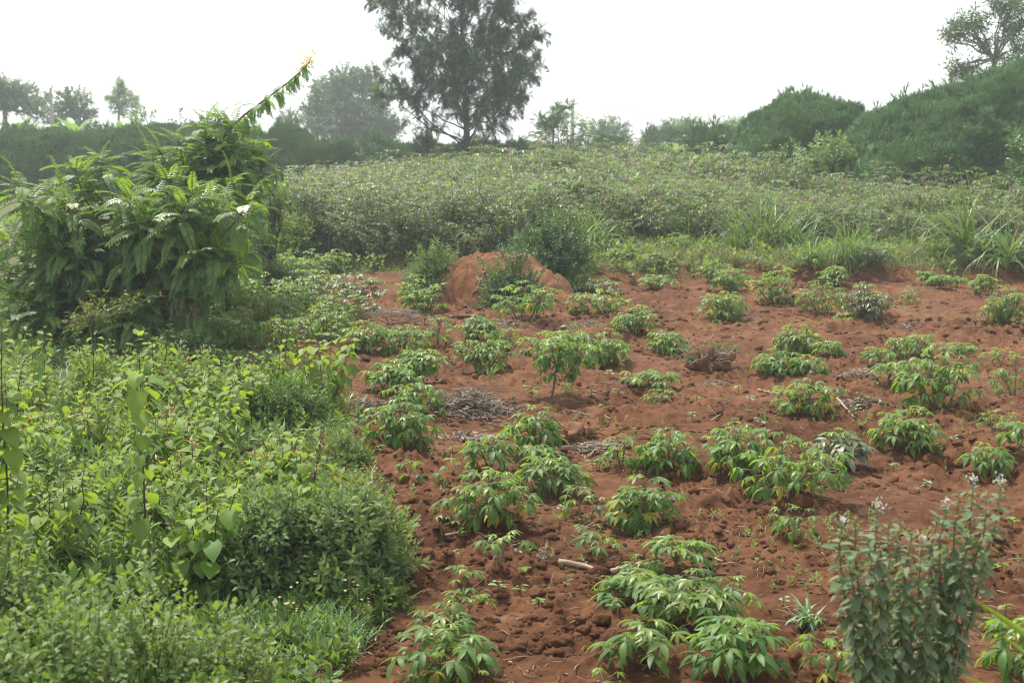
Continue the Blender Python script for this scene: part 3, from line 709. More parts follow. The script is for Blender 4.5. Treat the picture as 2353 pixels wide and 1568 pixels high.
def grass_clump(name, label, cat, loc, h, w, n, seed, mats=('grass_blade', 'grass_dry'), group=None, wide=1.0, lean=0, canes=0):
    rs = np.random.RandomState(seed); root = thing(name, label, cat, loc, group); g = Geo(); az = rs.uniform(0, 2 * PI, n)
    el = np.clip(rs.normal(1.15, .28, n), .3, 1.5); d = np.stack([np.cos(az) * np.cos(el) + lean, np.sin(az) * np.cos(el), np.sin(el)], -1)
    p = np.stack([rs.normal(0, w * .14, n), rs.normal(0, w * .14, n), rs.uniform(-.03, .12 * h, n)], -1)
    L = h * rs.uniform(.7, 1.35, n); v = rs.randint(0, 4, n); Rm = frames(d); mi = (rs.rand(n) < .10).astype(int)
    for i in range(4):
        for m in (0, 1):
            q = (v == i) & (mi == m); S = np.stack([L[q], L[q] * wide * rs.uniform(.7, 1.2, q.sum()), L[q]], -1)
            g.add(BLADE[i], Rm[q], p[q], S, m)
    g.build('leaves', list(mats), root)
    if canes:
        s = Geo()
        for _ in range(canes):
            a = rs.uniform(0, 7); s.tube(curve((rs.normal(0, .05), rs.normal(0, .05), -.02), (.3 * h * math.cos(a), .3 * h * math.sin(a), h * rs.uniform(.6, .95)), .04), np.linspace(.010, .005, 6), 4)
        s.build('canes', ['stem_green'], root)
    return root

GC = [(740, 606, 120, 190, 90, 'broad pale grass clump at the grassy edge beyond the crowded cassava patch'), (1362, 622, 120, 110, 80, 'arching grass clump right beside the dark mound bush'), (1322, 600, 130, 70, 36, 'tall upright grass shoots behind the dark mound bush'),
      (1462, 612, 80, 90, 40, 'short grass clump on the bank beside the arching one near the mound'), (1566, 612, 100, 100, 60, 'grass clump on the bank right behind the dark pressed cassava'), (1602, 606, 90, 80, 40, 'leaning grass clump sharing the bank with its neighbour behind the slim cassava'),
      (1718, 622, 120, 110, 70, 'tall grass clump on the bank hanging blades over the red cut face'), (1768, 618, 140, 120, 80, 'tallest dense grass clump at the middle of the bank'), (1826, 622, 110, 130, 80, 'wide grass clump on the bank spilling over its edge'), (1868, 612, 80, 80, 40, 'short grass clump filling the bank beside the wide spilling one'),
      (1942, 606, 110, 110, 60, 'bright grass clump on the bank behind the purplish cassava'), (1990, 602, 100, 80, 44, 'grass clump with upright blades on the bank past the purplish cassava'), (2080, 612, 70, 90, 44, 'low grass clump at a gap where the red bank shows'), (2152, 636, 90, 60, 34, 'grass shoots hanging down the bare red bank'),
      (2212, 634, 170, 80, 46, 'tall cane-like grass at the pile of cut branches'), (2312, 600, 150, 90, 40, 'tall grass shoots behind the pile of cut branches'), (2136, 560, 110, 60, 26, 'grass shoots in the grassy strip before the low thicket'), (1690, 588, 90, 90, 40, 'thin grass clump set back from the bank edge'), (690, 596, 70, 80, 36, 'small grass clump beside the broad pale one at the grassy edge')]
for i, (x, y, h, w, n, lab) in enumerate(GC):
    b = on_ground(x, y); k = b[1] / FPX
    grass_clump('grass_clump', lab, 'grass clump', (b[0], b[1], gz(b[0], b[1])), h * k * .98, w * k, int(n * 1.5), 1200 + i, group='tall grass clumps along the field edge', wide=.85, canes=4 if h > 130 else 2)
TG = [(1127, 873, 44, 30, 26, 'small bright grass tuft in front of the bright dome-shaped cassava'), (1305, 905, 30, 70, 40, 'wispy grass tuft beside the trunk of the dark glossy cassava'), (1925, 1122, 40, 90, 40, 'wispy grass tuft beside the large bare-stemmed pair'), (1758, 965, 36, 60, 24, 'grass tuft at the foot of the curtain-leaved cassava'),
      (1700, 742, 20, 60, 26, 'low grass tuft on soil beneath the dark round cassava'), (1664, 1150, 16, 90, 34, 'flattened withered grass tuft before the large pair'), (2255, 842, 24, 40, 20, 'tiny grass tuft on smooth soil')]
for i, (x, y, h, w, n, lab) in enumerate(TG):
    b = on_ground(x, y); k = b[1] / FPX
    grass_clump('grass_tuft', lab, 'grass tuft', (b[0], b[1], gz(b[0], b[1])), h * k * 1.3, w * k, n, 1300 + i, group='small grass tufts in the field', wide=.8)
b = on_ground(1856, 1445); k = b[1] / FPX
grass_clump('broad_grass', 'pale whitish-green broad-bladed grass rosette near the white-flowered weed', 'grass tuft', (b[0], b[1], gz(b[0], b[1])), 62 * k, 95 * k, 70, 1350, ('pale_leaf', 'weed_leaf'), wide=3.4)

# ------------------------------------------------------------------ dry debris
def debris(name, label, cat, px, py, w, h, n, seed, mats, stick=.45, leafy=True):
    rs = np.random.RandomState(seed); b = on_ground(px, py + h * .3); k = b[1] / FPX; W = w * k; Hh = h * k
    g = Geo()
    for i in range(n):
        u = rs.normal(0, .38, 2); x, y = u[0] * W * .6, u[1] * W * .45; top = max(0, Hh * .8 * (1 - (u ** 2).sum() * 2))
        z = rs.uniform(0, max(top, .015)) + gz(b[0] + x, b[1] + y) - gz(b[0], b[1])
        if rs.rand() < stick:
            a = rs.uniform(0, PI); L = W * rs.uniform(.12, .42); d = np.array([math.cos(a), math.sin(a) * .8, rs.uniform(-.12, .2)])
            p = np.array([x, y, z + .01]); r = rs.uniform(.002, .006)
            g.tube(curve(p - d * L / 2, p + d * L / 2, rs.uniform(-.06, .1), 5, .03, rs), [r, r, r * .9, r * .8, r * .6], 4, 1)
        elif leafy:
            d = rs.normal(0, 1, 3); d[2] *= .35
            g.add(strip(1, .38, 3, rs.uniform(-1.5, 2), rs.uniform(.2, .8), OVAL), frames([d], roll=np.array([rs.uniform(-1, 1)])), [[x, y, z + .012]], rs.uniform(.05, .12), 0)
    o = g.build(name, mats, loc=(b[0], b[1], gz(b[0], b[1]))); return tag(o, label, cat)
DG = ['dry_grey', 'dry_wood']; DS = ['straw', 'dry_wood']
debris('dry_heap', 'big grey heap of withered stalks and leaves on the soil', 'debris heap', 1082, 928, 190, 62, 760, 1401, DG, .40)
debris('dry_heap', 'flat grey spread of dead stalks next to the heart-leaved plants', 'debris heap', 850, 934, 140, 22, 170, 1402, DG, .5)
debris('stalk_bundle', 'long bundle of brown dry stalks laid below the red mound', 'stalk bundle', 900, 745, 210, 16, 110, 1403, DS, .85)
debris('dry_heap', 'scatter of pale dead leaves below the big grey heap', 'debris heap', 1084, 1004, 150, 14, 150, 1404, DG, .35)
debris('dry_heap', 'pile of dry stalks beside the curtain-leaved cassava', 'debris heap', 1962, 928, 120, 34, 130, 1405, DG, .55)
debris('dry_heap', 'thin straw scatter among stalks near the smallest yellowish cassava', 'debris heap', 1985, 868, 110, 14, 150, 1406, DS, .7)
debris('dry_heap', 'small straw patch before the dead root clump', 'debris heap', 1650, 884, 54, 12, 90, 1407, DS, .7)
debris('dry_heap', 'straw and stalk scatter in front of the brown uprooted stump', 'debris heap', 1365, 1028, 120, 14, 200, 1408, DS, .7)
debris('dry_heap', 'dry stalks lying around the foot of the fan-leaved cassava by the mound', 'debris heap', 1150, 748, 160, 14, 110, 1409, DS, .75)
debris('dry_heap', 'straw patch lying before the wide pale cassava by the mound', 'debris heap', 1340, 745, 110, 10, 60, 1410, DS, .7)
debris('dry_heap', 'few grey leaves and stalks on soil between small cassava pair and bank', 'debris heap', 2085, 752, 50, 16, 40, 1411, DG, .4)
debris('root_tuft', 'small tuft of bleached dry roots among the clods', 'root tuft', 1247, 1276, 38, 26, 60, 1412, DS, .95)

def stump(name, label, px, py, w, h, seed, green=0):
    rs = np.random.RandomState(seed); b = on_ground(px, py + h * .4); k = b[1] / FPX; W, H = w * k, h * k; g0 = gz(b[0], b[1])
    root = thing(name, label, 'stump', (b[0], b[1], g0)); v, t = ico(3)
    n = (vnoise(v[:, 0] * 2.2 + seed, v[:, 1] * 2.2, 4) + vnoise(v[:, 2] * 4 + 3, v[:, 0] * 4, 5) - 1) * 1.1 + (vnoise(v[:, 0] * 9, v[:, 1] * 9 + v[:, 2] * 7, 6) - .5) * .35
    g = Geo(); g.raw(v * (1 + n)[:, None] * np.array([W * .33, W * .2, H * .45]) + np.array([0, 0, H * .22]), None, t); g.build('body', ['root_wood'], root)
    r = Geo()
    for _ in range(44):
        a = rs.uniform(0, 2 * PI); e = rs.uniform(-.2, .9); L = W * rs.uniform(.25, .6); p = np.array([math.cos(a) * W * .2, math.sin(a) * W * .12, H * rs.uniform(.1, .5)])
        d = np.array([math.cos(a) * math.cos(e), math.sin(a) * math.cos(e) * .6, math.sin(e)]); q = p + d * L; q[2] = max(q[2], .01)
        r.tube(curve(p, q, rs.uniform(-.1, .15), 6, .06, rs), np.linspace(.012, .003, 6), 4)
    r.build('roots', ['root_wood' if not green else 'dry_wood'], root)
    if green:
        f = Geo(); n = 70; d = nrm(rs.normal(0, 1, (n, 3)) + (0, 0, .8)); f.add(SPR_BUSH[0], frames(d), np.stack([rs.normal(0, W * .3, n), rs.normal(0, W * .15, n), rs.uniform(.2, .9, n) * H], -1), .10)
        f.build('leaves', ['bush_green', 'stem_dark'], root)
stump('uprooted_stump', 'brown uprooted stump with splayed roots in mid field', 1318, 990, 130, 56, 1420)
stump('root_clump', 'dead root clump with twigs and some green sprigs beside the bare soil', 1625, 828, 130, 62, 1421, 1)

def stick(label, pts, r, mat='dry_wood', cat='stick', lift=.012, name='stick', stub=0):
    P = [];
    for x, y in pts:
        w = on_ground(x, y); P.append([w[0], w[1], max(gz(w[0], w[1]), float(ground_low(w[0], w[1])) - .01) + r * .6 + lift])
    P = np.array(P); n = 9; s = np.linspace(0, 1, len(P)); t = np.linspace(0, 1, n)
    C = np.stack([np.interp(t, s, P[:, i]) for i in range(3)], -1); rs = np.random.RandomState(int(pts[0][0])); C += rs.normal(0, min(r * .18, .003), C.shape); o = C.mean(0)
    g = Geo(); g.tube(C - o, np.linspace(r, r * .7, n) * rs.uniform(.85, 1.15, n), 7)
    for _ in range(stub): k = rs.randint(1, n - 2); q = C[k] - o; g.tube([q, q + np.array([rs.normal(0, .04), rs.normal(0, .03), .04])], [r * .5, r * .3], 5)
    tag(g.build(name, [mat], loc=o), label, cat)
stick('long thin crooked stick lying across the cloddy near soil', [(1023, 1257), (1092, 1248), (1150, 1254), (1225, 1256)], .010, 'pale_wood', stub=2)
stick('short thick pale log lying on the near soil', [(1283, 1306), (1330, 1309), (1379, 1322)], .022, 'pale_wood', 'log', name='log')
stick('short split grey log beside the small cassava shoot', [(1404, 1323), (1446, 1312)], .022, 'dry_wood', 'log', name='log')
stick('straight dark stick behind the widest glossy cassava', [(1562, 1333), (1668, 1326)], .014, 'bark_brown')
stick('thin dark stick between the thin cassavas near the frame bottom', [(1070, 1371), (1124, 1362)], .008, 'bark_brown')
stick('straight dark pole lying at the foot of the red mound', [(1034, 732), (1110, 738)], .025, 'bark_brown')
stick('pale stick lying alone in mid field past the stump', [(1356, 946), (1401, 965)], .014, 'pale_wood')
stick('pale stick poking out of the big grey heap', [(1119, 938), (1156, 954)], .014, 'pale_wood')
stick('thin straight stick above the uprooted stump', [(1298, 945), (1356, 965)], .008)
stick('pale stalk lying before the curtain-leaved cassava', [(1741, 902), (1789, 910)], .014, 'pale_wood')
stick('thick pale stalk slanting from the pile of dry stalks', [(1922, 930), (1960, 974)], .013, 'pale_wood')
stick('small forked stick alone on ridged soil', [(1632, 968), (1654, 958)], .008, stub=1)
stick('thin stick leaning toward the bare-stemmed drooping cassava', [(1338, 1219), (1381, 1191)], .006)
stick('short knobbly stick with pale end on the near soil', [(1612, 1278), (1636, 1281), (1658, 1291)], .012, 'pale_wood', stub=1)
stick('thin pale twig on soil below the purplish cassava by the bank', [(2050, 726), (2080, 728)], .010, 'pale_wood')
stick('curved reddish twig below the big grey heap', [(1180, 1100), (1200, 1092), (1224, 1096)], .006)
stick('long thin stick in the stalk scatter past the stump', [(1348, 1052), (1390, 1018)], .007, 'pale_wood')

def litter():
    rs = np.random.RandomState(1500); g = Geo(); x, y = field_points(5200, rs); k = rs.rand(len(x)) < .2 + .8 * sstep(.45, .75, vnoise(x * .6, y * .6, 41)); x, y = x[k], y[k]
    n = len(x); z = ground_low(x, y) + ground_fine(x, y) + .012; a = rs.uniform(0, PI, n); d = np.stack([np.cos(a), np.sin(a), rs.normal(0, .12, n)], -1)
    bit = Geo(); bit.tube([[-.5, 0, 0], [0, .04, .02], [.5, 0, 0]], [.035, .04, .025], 4); bt = bit.tpl(); lf = strip(1, .45, 3, 1.2, .4, OVAL)
    u = rs.rand(n) < .75; S = rs.uniform(.03, .12, n)
    g.add(bt, frames(d)[u], np.stack([x, y, z], -1)[u], S[u], 0); g.add(lf, frames(d)[~u], np.stack([x, y, z], -1)[~u], rs.uniform(.03, .07, (~u).sum()), 1)
    tag(g.build('plant_litter', ['straw', 'dry_grey']), 'bits of straw and dead leaves strewn over the red soil', kind='stuff')
litter()
# ------------------------------------------------------------------ weeds and grass too many to count
SPR_TALL = [sprig(mul(OVN, .20), 26, 1, (.5, 1.3), stem=.008) for _ in range(3)]
def cover_left():
    rs = np.random.RandomState(1600); n = 15000; d = 6.6 * (27 / 6.6) ** rs.rand(n); px = rs.uniform(-80, 960, n); x = (px - VW / 2) / FPX * d
    off = edge_x(d) - x; k = (off > -.25 + .35 * rs.rand(n)) & (rs.rand(n) < .35 + sstep(.3, .65, vnoise(x * 1.5, d * 1.5, 51))); x, d, off = x[k], d[k], off[k]; n = len(x)
    z = ground_low(x, d) + ground_fine(x, d); P = np.stack([x, d, z], -1); v = nrm(rs.normal(0, .45, (n, 3)) + (0, 0, 1)); Rm = frames(v, roll=rs.uniform(-PI, PI, n)); S = rs.uniform(.08, .20, n) * (1 + .4 * sstep(.3, 1.5, off)); kind = rs.rand(n)
    g = Geo()
    for i in range(3):
        q = (kind > .45) & (rs.randint(0, 3, n) == i); g.add(SPR_FAR[i], Rm[q], P[q], S[q]); q2 = kind <= .45
        q2 = q2 & (rs.randint(0, 3, n) == i)
        for _ in range(3):
            vv = frames(nrm(rs.normal(0, .4, (q2.sum(), 3)) + (0, 0, 1))); g.add(BLADE_LOW[i], vv, P[q2] + rs.normal(0, .02, (q2.sum(), 3)) * (1, 1, 0), S[q2] * 1.3, 2)
    # low flowering herbs on the bare border in front
    fl = Geo(); fl.tube([[0, 0, 0], [.5, .02, 0], [1, 0, .03]], [.012, .010, .009], 3, 1)
    for a in range(6): fl.add(strip(1, .5, 2, .3, 0, OVAL, False), frames([[.35, math.cos(a), math.sin(a)]], (1, 0, 0)), [[1, 0, .03]], .05, 3)
    ft = fl.tpl(); m = 46; w = np.array([on_ground(a, b) for a, b in zip(rs.uniform(540, 900, m), rs.uniform(1385, 1470, m))])
    g.add(ft, frames(nrm(rs.normal(0, .2, (m, 3)) + (0, 0, 1))), w, rs.uniform(.14, .28, m))
    m = 1500; w = np.array([on_ground(a, b) for a, b in zip(rs.uniform(500, 920, m), rs.uniform(1385, 1500, m))]); w = w[edge_x(w[:, 1]) - w[:, 0] > -.25 * rs.rand(m)]; w[:, 2] += ground_fine(w[:, 0], w[:, 1]); m = len(w)
    for i in range(3): g.add(BLADE_LOW[i], frames(nrm(rs.normal(0, .5, (m, 3)) + (0, 0, 1))), w + rs.normal(0, .02, (m, 3)) * (1, 1, 0), rs.uniform(.10, .24, m), 2)
    # taller mixed herbs between the leafy plants
    m = 420; w = np.array([on_ground(a, b) for a, b in zip(rs.uniform(-40, 640, m), rs.uniform(900, 1400, m))]); k = vnoise(w[:, 0] * 1.2, w[:, 1] * 1.2, 57) > .45; w = w[k]; m = len(w); ii = rs.randint(0, 3, m)
    for i in range(3):
        q = ii == i; hq = rs.uniform(.30, .62, q.sum()); g.add(SPR_TALL[i], frames(nrm(rs.normal(0, .18, (q.sum(), 3)) + (0, 0, 1)), roll=rs.uniform(-3, 3, q.sum())), w[q], hq)
        for r_ in range(3): g.add(BLADE_LOW[i], frames(nrm(rs.normal(0, .35, (q.sum(), 3)) + (0, 0, 1))), w[q] + rs.normal(0, .06, (q.sum(), 3)) * (1, 1, 0), hq * .9, 2)
    tag(g.build('weed_cover', ['weed_leaf', 'stem_green', 'grass_blade', 'tan_bloom']), 'low weeds and grass covering the ground beside the hoed field', kind='stuff')
cover_left()

def grass_strip():
    rs = np.random.RandomState(1650); n = 16000; d = rs.uniform(27.6, 36, n); px = rs.uniform(430, 2420, n); x = (px - VW / 2) / FPX * d
    b = bank_y(x) + .30 * sstep(0, 2, x); k = (d > b - .1 * rs.rand(n)); x, d = x[k], d[k]; n = len(x); z = ground_low(x, d); P = np.stack([x, d, z], -1); g = Geo()
    h = .10 + .34 * vnoise(x * .9, d * .9, 61) * sstep(0, 1.2, d - bank_y(x)); v = rs.randint(0, 3, n); dry = vnoise(x * .5, d * .5, 62) + rs.normal(0, .2, n) > .30
    for rep in range(3):
        Rm = frames(nrm(rs.normal(0, .32, (n, 3)) + (0, 0, 1)))
        for i in range(3):
            for m in (0, 1):
                q = (v == i) & (dry == bool(m)); g.add(BLADE_LOW[i], Rm[q], P[q] + rs.normal(0, .05, (q.sum(), 3)) * (1, 1, 0), h[q] * rs.uniform(.7, 1.3, q.sum()), m)
    q = rs.rand(n) < .10; g.add(SPR_FAR[0].remat(2), frames(nrm(rs.normal(0, .4, (q.sum(), 3)) + (0, 0, 1))), P[q], rs.uniform(.15, .4, q.sum()))
    tag(g.build('grass_strip', ['grass_blade', 'grass_dry', 'weed_leaf']), 'strip of fine light grass between the field bank and the thicket', kind='stuff')
grass_strip()

def field_weeds():
    rs = np.random.RandomState(1680); g = Geo(); x, y = field_points(5000, rs, 9, 28.2); k = rs.rand(len(x)) < .1 + .9 * sstep(.5, .75, vnoise(x * .5 + 3, y * .5, 66)); x, y = x[k], y[k]; n = len(x)
    P = np.stack([x, y, ground_low(x, y) + ground_fine(x, y)], -1); Rm = frames(nrm(rs.normal(0, .5, (n, 3)) + (0, 0, 1))); q = rs.rand(n) < .5
    g.add(BLADE_LOW[1], Rm[q], P[q], rs.uniform(.06, .14, q.sum()), 0); g.add(SPR_FAR[1].remat(1), Rm[~q], P[~q], rs.uniform(.04, .09, (~q).sum()))
    tag(g.build('field_weeds', ['grass_dry', 'weed_leaf']), 'scattered specks of tiny weeds on the hoed soil', kind='stuff')
field_weeds()

# ------------------------------------------------------------------ tall cassava thicket beyond the grass
def tall_cassava_geo(rs, H, W, lod=0, nst=5, nl=20):
    g = Geo(); s = Geo()
    for si in range(nst):
        az = si * 2 * PI / nst + rs.uniform(-.5, .5); rr = W / 2 * rs.uniform(.25, .75)
        tip = np.array([rr * math.cos(az), rr * math.sin(az), H * rs.uniform(.75, .95) - .3 * (rr / W)]); cv = curve((.1 * tip[0], .1 * tip[1], -.05), tip, .04, 6, .02, rs)
        s.tube(cv, np.linspace(.016, .008, 6), 4); tw = []
        for f in range(3):
            q = cv[(4, 3, 1)[f]]; e = q + np.array([rs.normal(0, .16) + .12 * math.cos(az), rs.normal(0, .16) + .12 * math.sin(az), H * rs.uniform(.15, .38) * (1 if f < 2 else .7)]); e[2] = min(e[2], H)
            c2 = curve(q, e, .05, 5, .02, rs); s.tube(c2, np.linspace(.009, .005, 5), 3); tw.append(c2)
        for j in range(nl):
            c2 = tw[j % 3] if j % 4 else cv; t = rs.uniform(.1, 1) if c2 is not cv else rs.uniform(.3, 1)
            p = np.array([np.interp(t, np.linspace(0, 1, len(c2)), c2[:, q]) for q in range(3)])
            ei = 0 if t > .85 else rs.randint(1, 3); tp = CASSLOW[ei][rs.randint(2)]
            u = rs.rand(); m = 2 if u < .10 else (3 if u < .21 else 0)
            if m: tp = Tpl(tp.v, tp.q, tp.t, np.where(tp.mq == 0, m, tp.mq), tp.mt)
            g.add(tp, rotz(rs.uniform(0, 7)), [p], rs.uniform(.11, .16))
    return g, s
TM = ['thicket_leaf', 'petiole', 'cassava_young', 'thicket_red']
def thicket_front(x): return np.interp(x, [-8, -5, -2, 1, 4, 8, 14, 30], [33, 31.8, 31.2, 31.2, 31.6, 31.8, 32.2, 33])

def thicket():
    rs = np.random.RandomState(1700); tps = []
    for i in range(12):
        f, s = tall_cassava_geo(rs, 1.0, .95 + .3 * rs.rand(), nst=rs.randint(4, 7), nl=24)
        # stems get material slot 4
        V, Q, T, MQ, MT = s.arrays(); f.raw(V, Q, T, mq=np.full(len(Q), 4), mt=np.full(len(T), 4)); tps.append(f.tpl())
    pts = []
    d = 31.2
    while d < 60:
        lo, hi = (600 - VW / 2) / FPX * d, (2420 - VW / 2) / FPX * d; step = .62 + (d - 31) * .021
        for x in np.arange(lo, hi, step):
            xx, yy = x + rs.normal(0, .18), d + rs.normal(0, .18)
            if yy < thicket_front(xx) + .5 + 1.8 * float(vnoise(xx * .55, 0, 95)) or xx < -5.2 - (yy - 33) * .12: continue
            if yy > np.interp(xx, [-9, 4, 7, 20], [60, 60, 44, 40]): continue
            pts.append((xx, yy))
        d += step * .85
    g = Geo(); P = np.array(pts); z = ground_low(P[:, 0], P[:, 1]) - .02
    ppx = P[:, 0] / P[:, 1] * FPX + VW / 2; dbk = np.interp(P[:, 0], [-9, 4, 7, 20], [58, 58, 44, 40]); tt = np.clip((P[:, 1] - 32) / (dbk - 32), 0, 1) ** .7
    yf = np.interp(ppx, [600, 900, 1300, 1500, 1700, 1900, 2400], [440, 430, 436, 446, 456, 462, 466]); yb = np.interp(ppx, [600, 900, 1100, 1450, 1700, 1850, 2000, 2400], [398, 368, 342, 332, 342, 372, 386, 398])
    H = (CAMH - ((yf + (yb - yf) * tt) - HOR) / FPX * P[:, 1] - z) * rs.uniform(.74, 1.10, len(P)) * (.78 + .44 * vnoise(P[:, 0] * .45, P[:, 1] * .45, 91))
    v = rs.randint(0, 12, len(P)); rt = rotz(rs.uniform(0, 7, len(P)))
    for i in range(12):
        q = v == i
        # leaves keep their own size: scale plant height and width about the same
        g.add(tps[i], rt[q], np.column_stack([P, z])[q], np.stack([np.maximum(H[q], .8) * .88, np.maximum(H[q], .8) * .88, H[q]], -1))
    m = 260; sx = rs.uniform(-5.6, 13, m); sy = thicket_front(sx) + rs.uniform(-.5, 1.8, m); sh = rs.uniform(.45, 1.1, m); sv_ = rs.randint(0, 12, m); sz_ = ground_low(sx, sy) - .02; rt = rotz(rs.uniform(0, 7, m))
    for i in range(12): q = sv_ == i; g.add(tps[i], rt[q], np.column_stack([sx, sy, sz_])[q], np.stack([sh[q] * .9, sh[q] * .9, sh[q]], -1))
    print('thicket plants', len(P), 'verts', g.n)
    tag(g.build('cassava_thicket', TM + ['dry_wood']), 'dense thicket of grown cassava filling the ground behind the grass strip', kind='stuff')
thicket()

FR = [(706, 400, 556, 110, 'tall thicket cassava at the open end of the thicket, leafy to the ground'), (770, 398, 560, 120, 'tall thicket cassava behind the broad pale grass clump'), (860, 392, 556, 150, 'broad tall cassava with dark shaded belly in the thicket front'), (960, 405, 558, 150, 'tall thicket cassava showing crossed bare stems, above the small mound-side bush'),
      (1060, 398, 556, 150, 'tall thicket cassava with a fan of bare reddish stems behind the mound crest'), (1150, 392, 552, 150, 'tall thicket cassava with many slanting bare stems, just left of the big mound bush'), (1250, 400, 548, 130, 'tall thicket cassava rising right behind the big dark mound bush'), (1360, 396, 552, 140, 'tall thicket cassava behind the arching grass clump'),
      (1470, 404, 552, 130, 'tall yellowish thicket cassava with thin bare stems behind the short grass clump'), (1590, 412, 556, 130, 'loose tall thicket cassava with twiggy middle above the leaning grass clump'), (1720, 432, 556, 120, 'low yellow-green thicket cassava behind the tallest dense grass clump'), (1850, 440, 560, 120, 'low thicket cassava with brownish twigs behind the wide spilling grass'),
      (1990, 452, 566, 120, 'low dry-looking thicket cassava with bare branching twigs'), (2120, 452, 570, 120, 'low dark thicket cassava behind the grass shoots in the strip'), (2250, 450, 575, 120, 'low thicket cassava beside the tall cane-like grass')]
def tall_cassava(px, top, d, w, label, seed, nst=6, nl=26):
    rs = np.random.RandomState(seed); x = (px - VW / 2) / FPX * d; z = gz(x, d); H = at_y(px, top, d)[2] - z
    root = thing('tall_cassava', label, 'cassava bush', (x, d, z), 'grown cassava bushes of the thicket'); f, s = tall_cassava_geo(rs, H, w * d / FPX, nst=nst, nl=nl)
    f.build('foliage', TM, root); s.build('stem', ['bark_pale'], root)
for i, (x, t, b, w, lab) in enumerate(FR):
    X = (x - VW / 2) / FPX * 31.8; tall_cassava(x, t + (8, 34, 14, 40, 20, 6, 30, 12, 28, 16)[i % 10], float(thicket_front(X)) + (.3, 1.0, .5)[i % 3], w * 1.3, lab, 1720 + i, 7, 34)
for i, (x, t, d, w, lab) in enumerate([(1742, 352, 39, 90, 'pale tall cassava poking above the thicket before the domed hedge'), (1812, 374, 39.5, 70, 'small pale-leaved cassava standing out against dark hedge shade'), (2030, 362, 40, 120, 'dark-leaved tall cassava in front of the larger hedge'), (2140, 366, 39.5, 120, 'dark drooping tall cassava nearest the foot of the larger hedge')]):
    tall_cassava(x, t, d, w, lab, 1760 + i, 6, 34)

# ------------------------------------------------------------------ feathery dark bushes (compound leaves)
def whorl(g, p, axis, n, L, rs, low=.15, mats=(0, 2), tip=True):
    """a rosette of n long compound leaves round a shoot tip"""
    for j in range(n):
        a = 2.4 * j + rs.uniform(-.3, .3); rel = j / max(1, n - 1); el = np.interp(rel, [0, .35, 1], [1.15, .65, low]) + rs.normal(0, .12)
        b1 = nrm(np.cross(axis, [.31, .2, .9])); b2 = np.cross(axis, b1); d = axis * math.sin(el) + (b1 * math.cos(a) + b2 * math.sin(a)) * math.cos(el)
        tp = FROND[min(2, int(rs.rand() * 2 + rel))]; m = mats[1] if (tip and rel < .34 and rs.rand() < .85) else mats[0]
        if m: tp = Tpl(tp.v, tp.q, tp.t, np.where(tp.mq == 0, m, tp.mq), tp.mt)
        g.add(tp, frames([d], (0, 0, 1), np.array([rs.uniform(-.25, .25)])), [p - axis * .6 * rel * L], L * rs.uniform(.8, 1.1) * (.7 if rel < .15 else 1))
SM = ['senna_leaf', 'stem_green', 'senna_tip']

def senna(name, label, base, anchors, Y0, seed, L, inner, spread):
    rs = np.random.RandomState(seed); z0 = gz(base[0], base[1]); O = np.array([base[0], base[1], z0]); root = thing(name, label, 'bush', O); g = Geo(); tips = []
    for ax, ay in anchors:
        p = at_y(ax, ay + 14, Y0 + rs.uniform(-spread, spread)); tips.append(p - O)
    A = np.array(tips)
    for _ in range(inner):
        q = A[rs.randint(len(A))] * np.array([rs.uniform(.5, .95), rs.uniform(.5, 1.1), rs.uniform(.35, .9)]); tips.append(q)
    for i, p in enumerate(tips):
        ax = nrm(nrm(p * np.array([1, 1, .35])) * .8 + np.array([0, 0, .75]) + rs.normal(0, .12, 3)); whorl(g, p, ax, rs.randint(12, 16), L * rs.uniform(.85, 1.15), rs)
        if i < len(anchors):
            for k in (.68, .80, .90): whorl(g, p * k + rs.normal(0, .12, 3), ax, 8, L * .95, rs, -.1, tip=False)
    g.build('foliage', SM, root)
    k = 9; order = rs.permutation(len(tips))
    for i in range(k):
        s = Geo(); b0 = np.append(rs.normal(0, .12, 2), -.05)
        for j in order[i::k]: s.tube(curve(b0, tips[j], .04, 7, .015, rs), np.linspace(.022, .007, 7), 5)
        s.build('stem', ['bark_brown'], root)
    return root, O
ANC = [(225, 345), (170, 368), (115, 420), (40, 412), (-30, 470), (300, 440), (392, 392), (442, 430), (480, 440), (536, 402), (570, 452), (351, 500), (250, 470), (100, 490), (20, 520), (473, 500), (427, 530), (392, 560), (337, 570), (250, 590), (160, 560), (70, 590), (-10, 600), (30, 670), (100, 650), (180, 650), (260, 670), (337, 650), (378, 630), (415, 600), (446, 560), (60, 720), (140, 730), (300, 720), (-30, 730), (230, 700), (358, 690)]
bsh, bO = senna('feathery_bush', 'huge dark bush with long feathery compound leaves beside the field', (-5.35, 19.9), ANC + [(x_ + 38 * math.cos(i_ * 2.4), y_ + 50 + 20 * math.sin(i_ * 1.7)) for i_, (x_, y_) in enumerate(ANC) if y_ < 640 and i_ % 2], 19.7, 1800, .52, 60, 1.0)

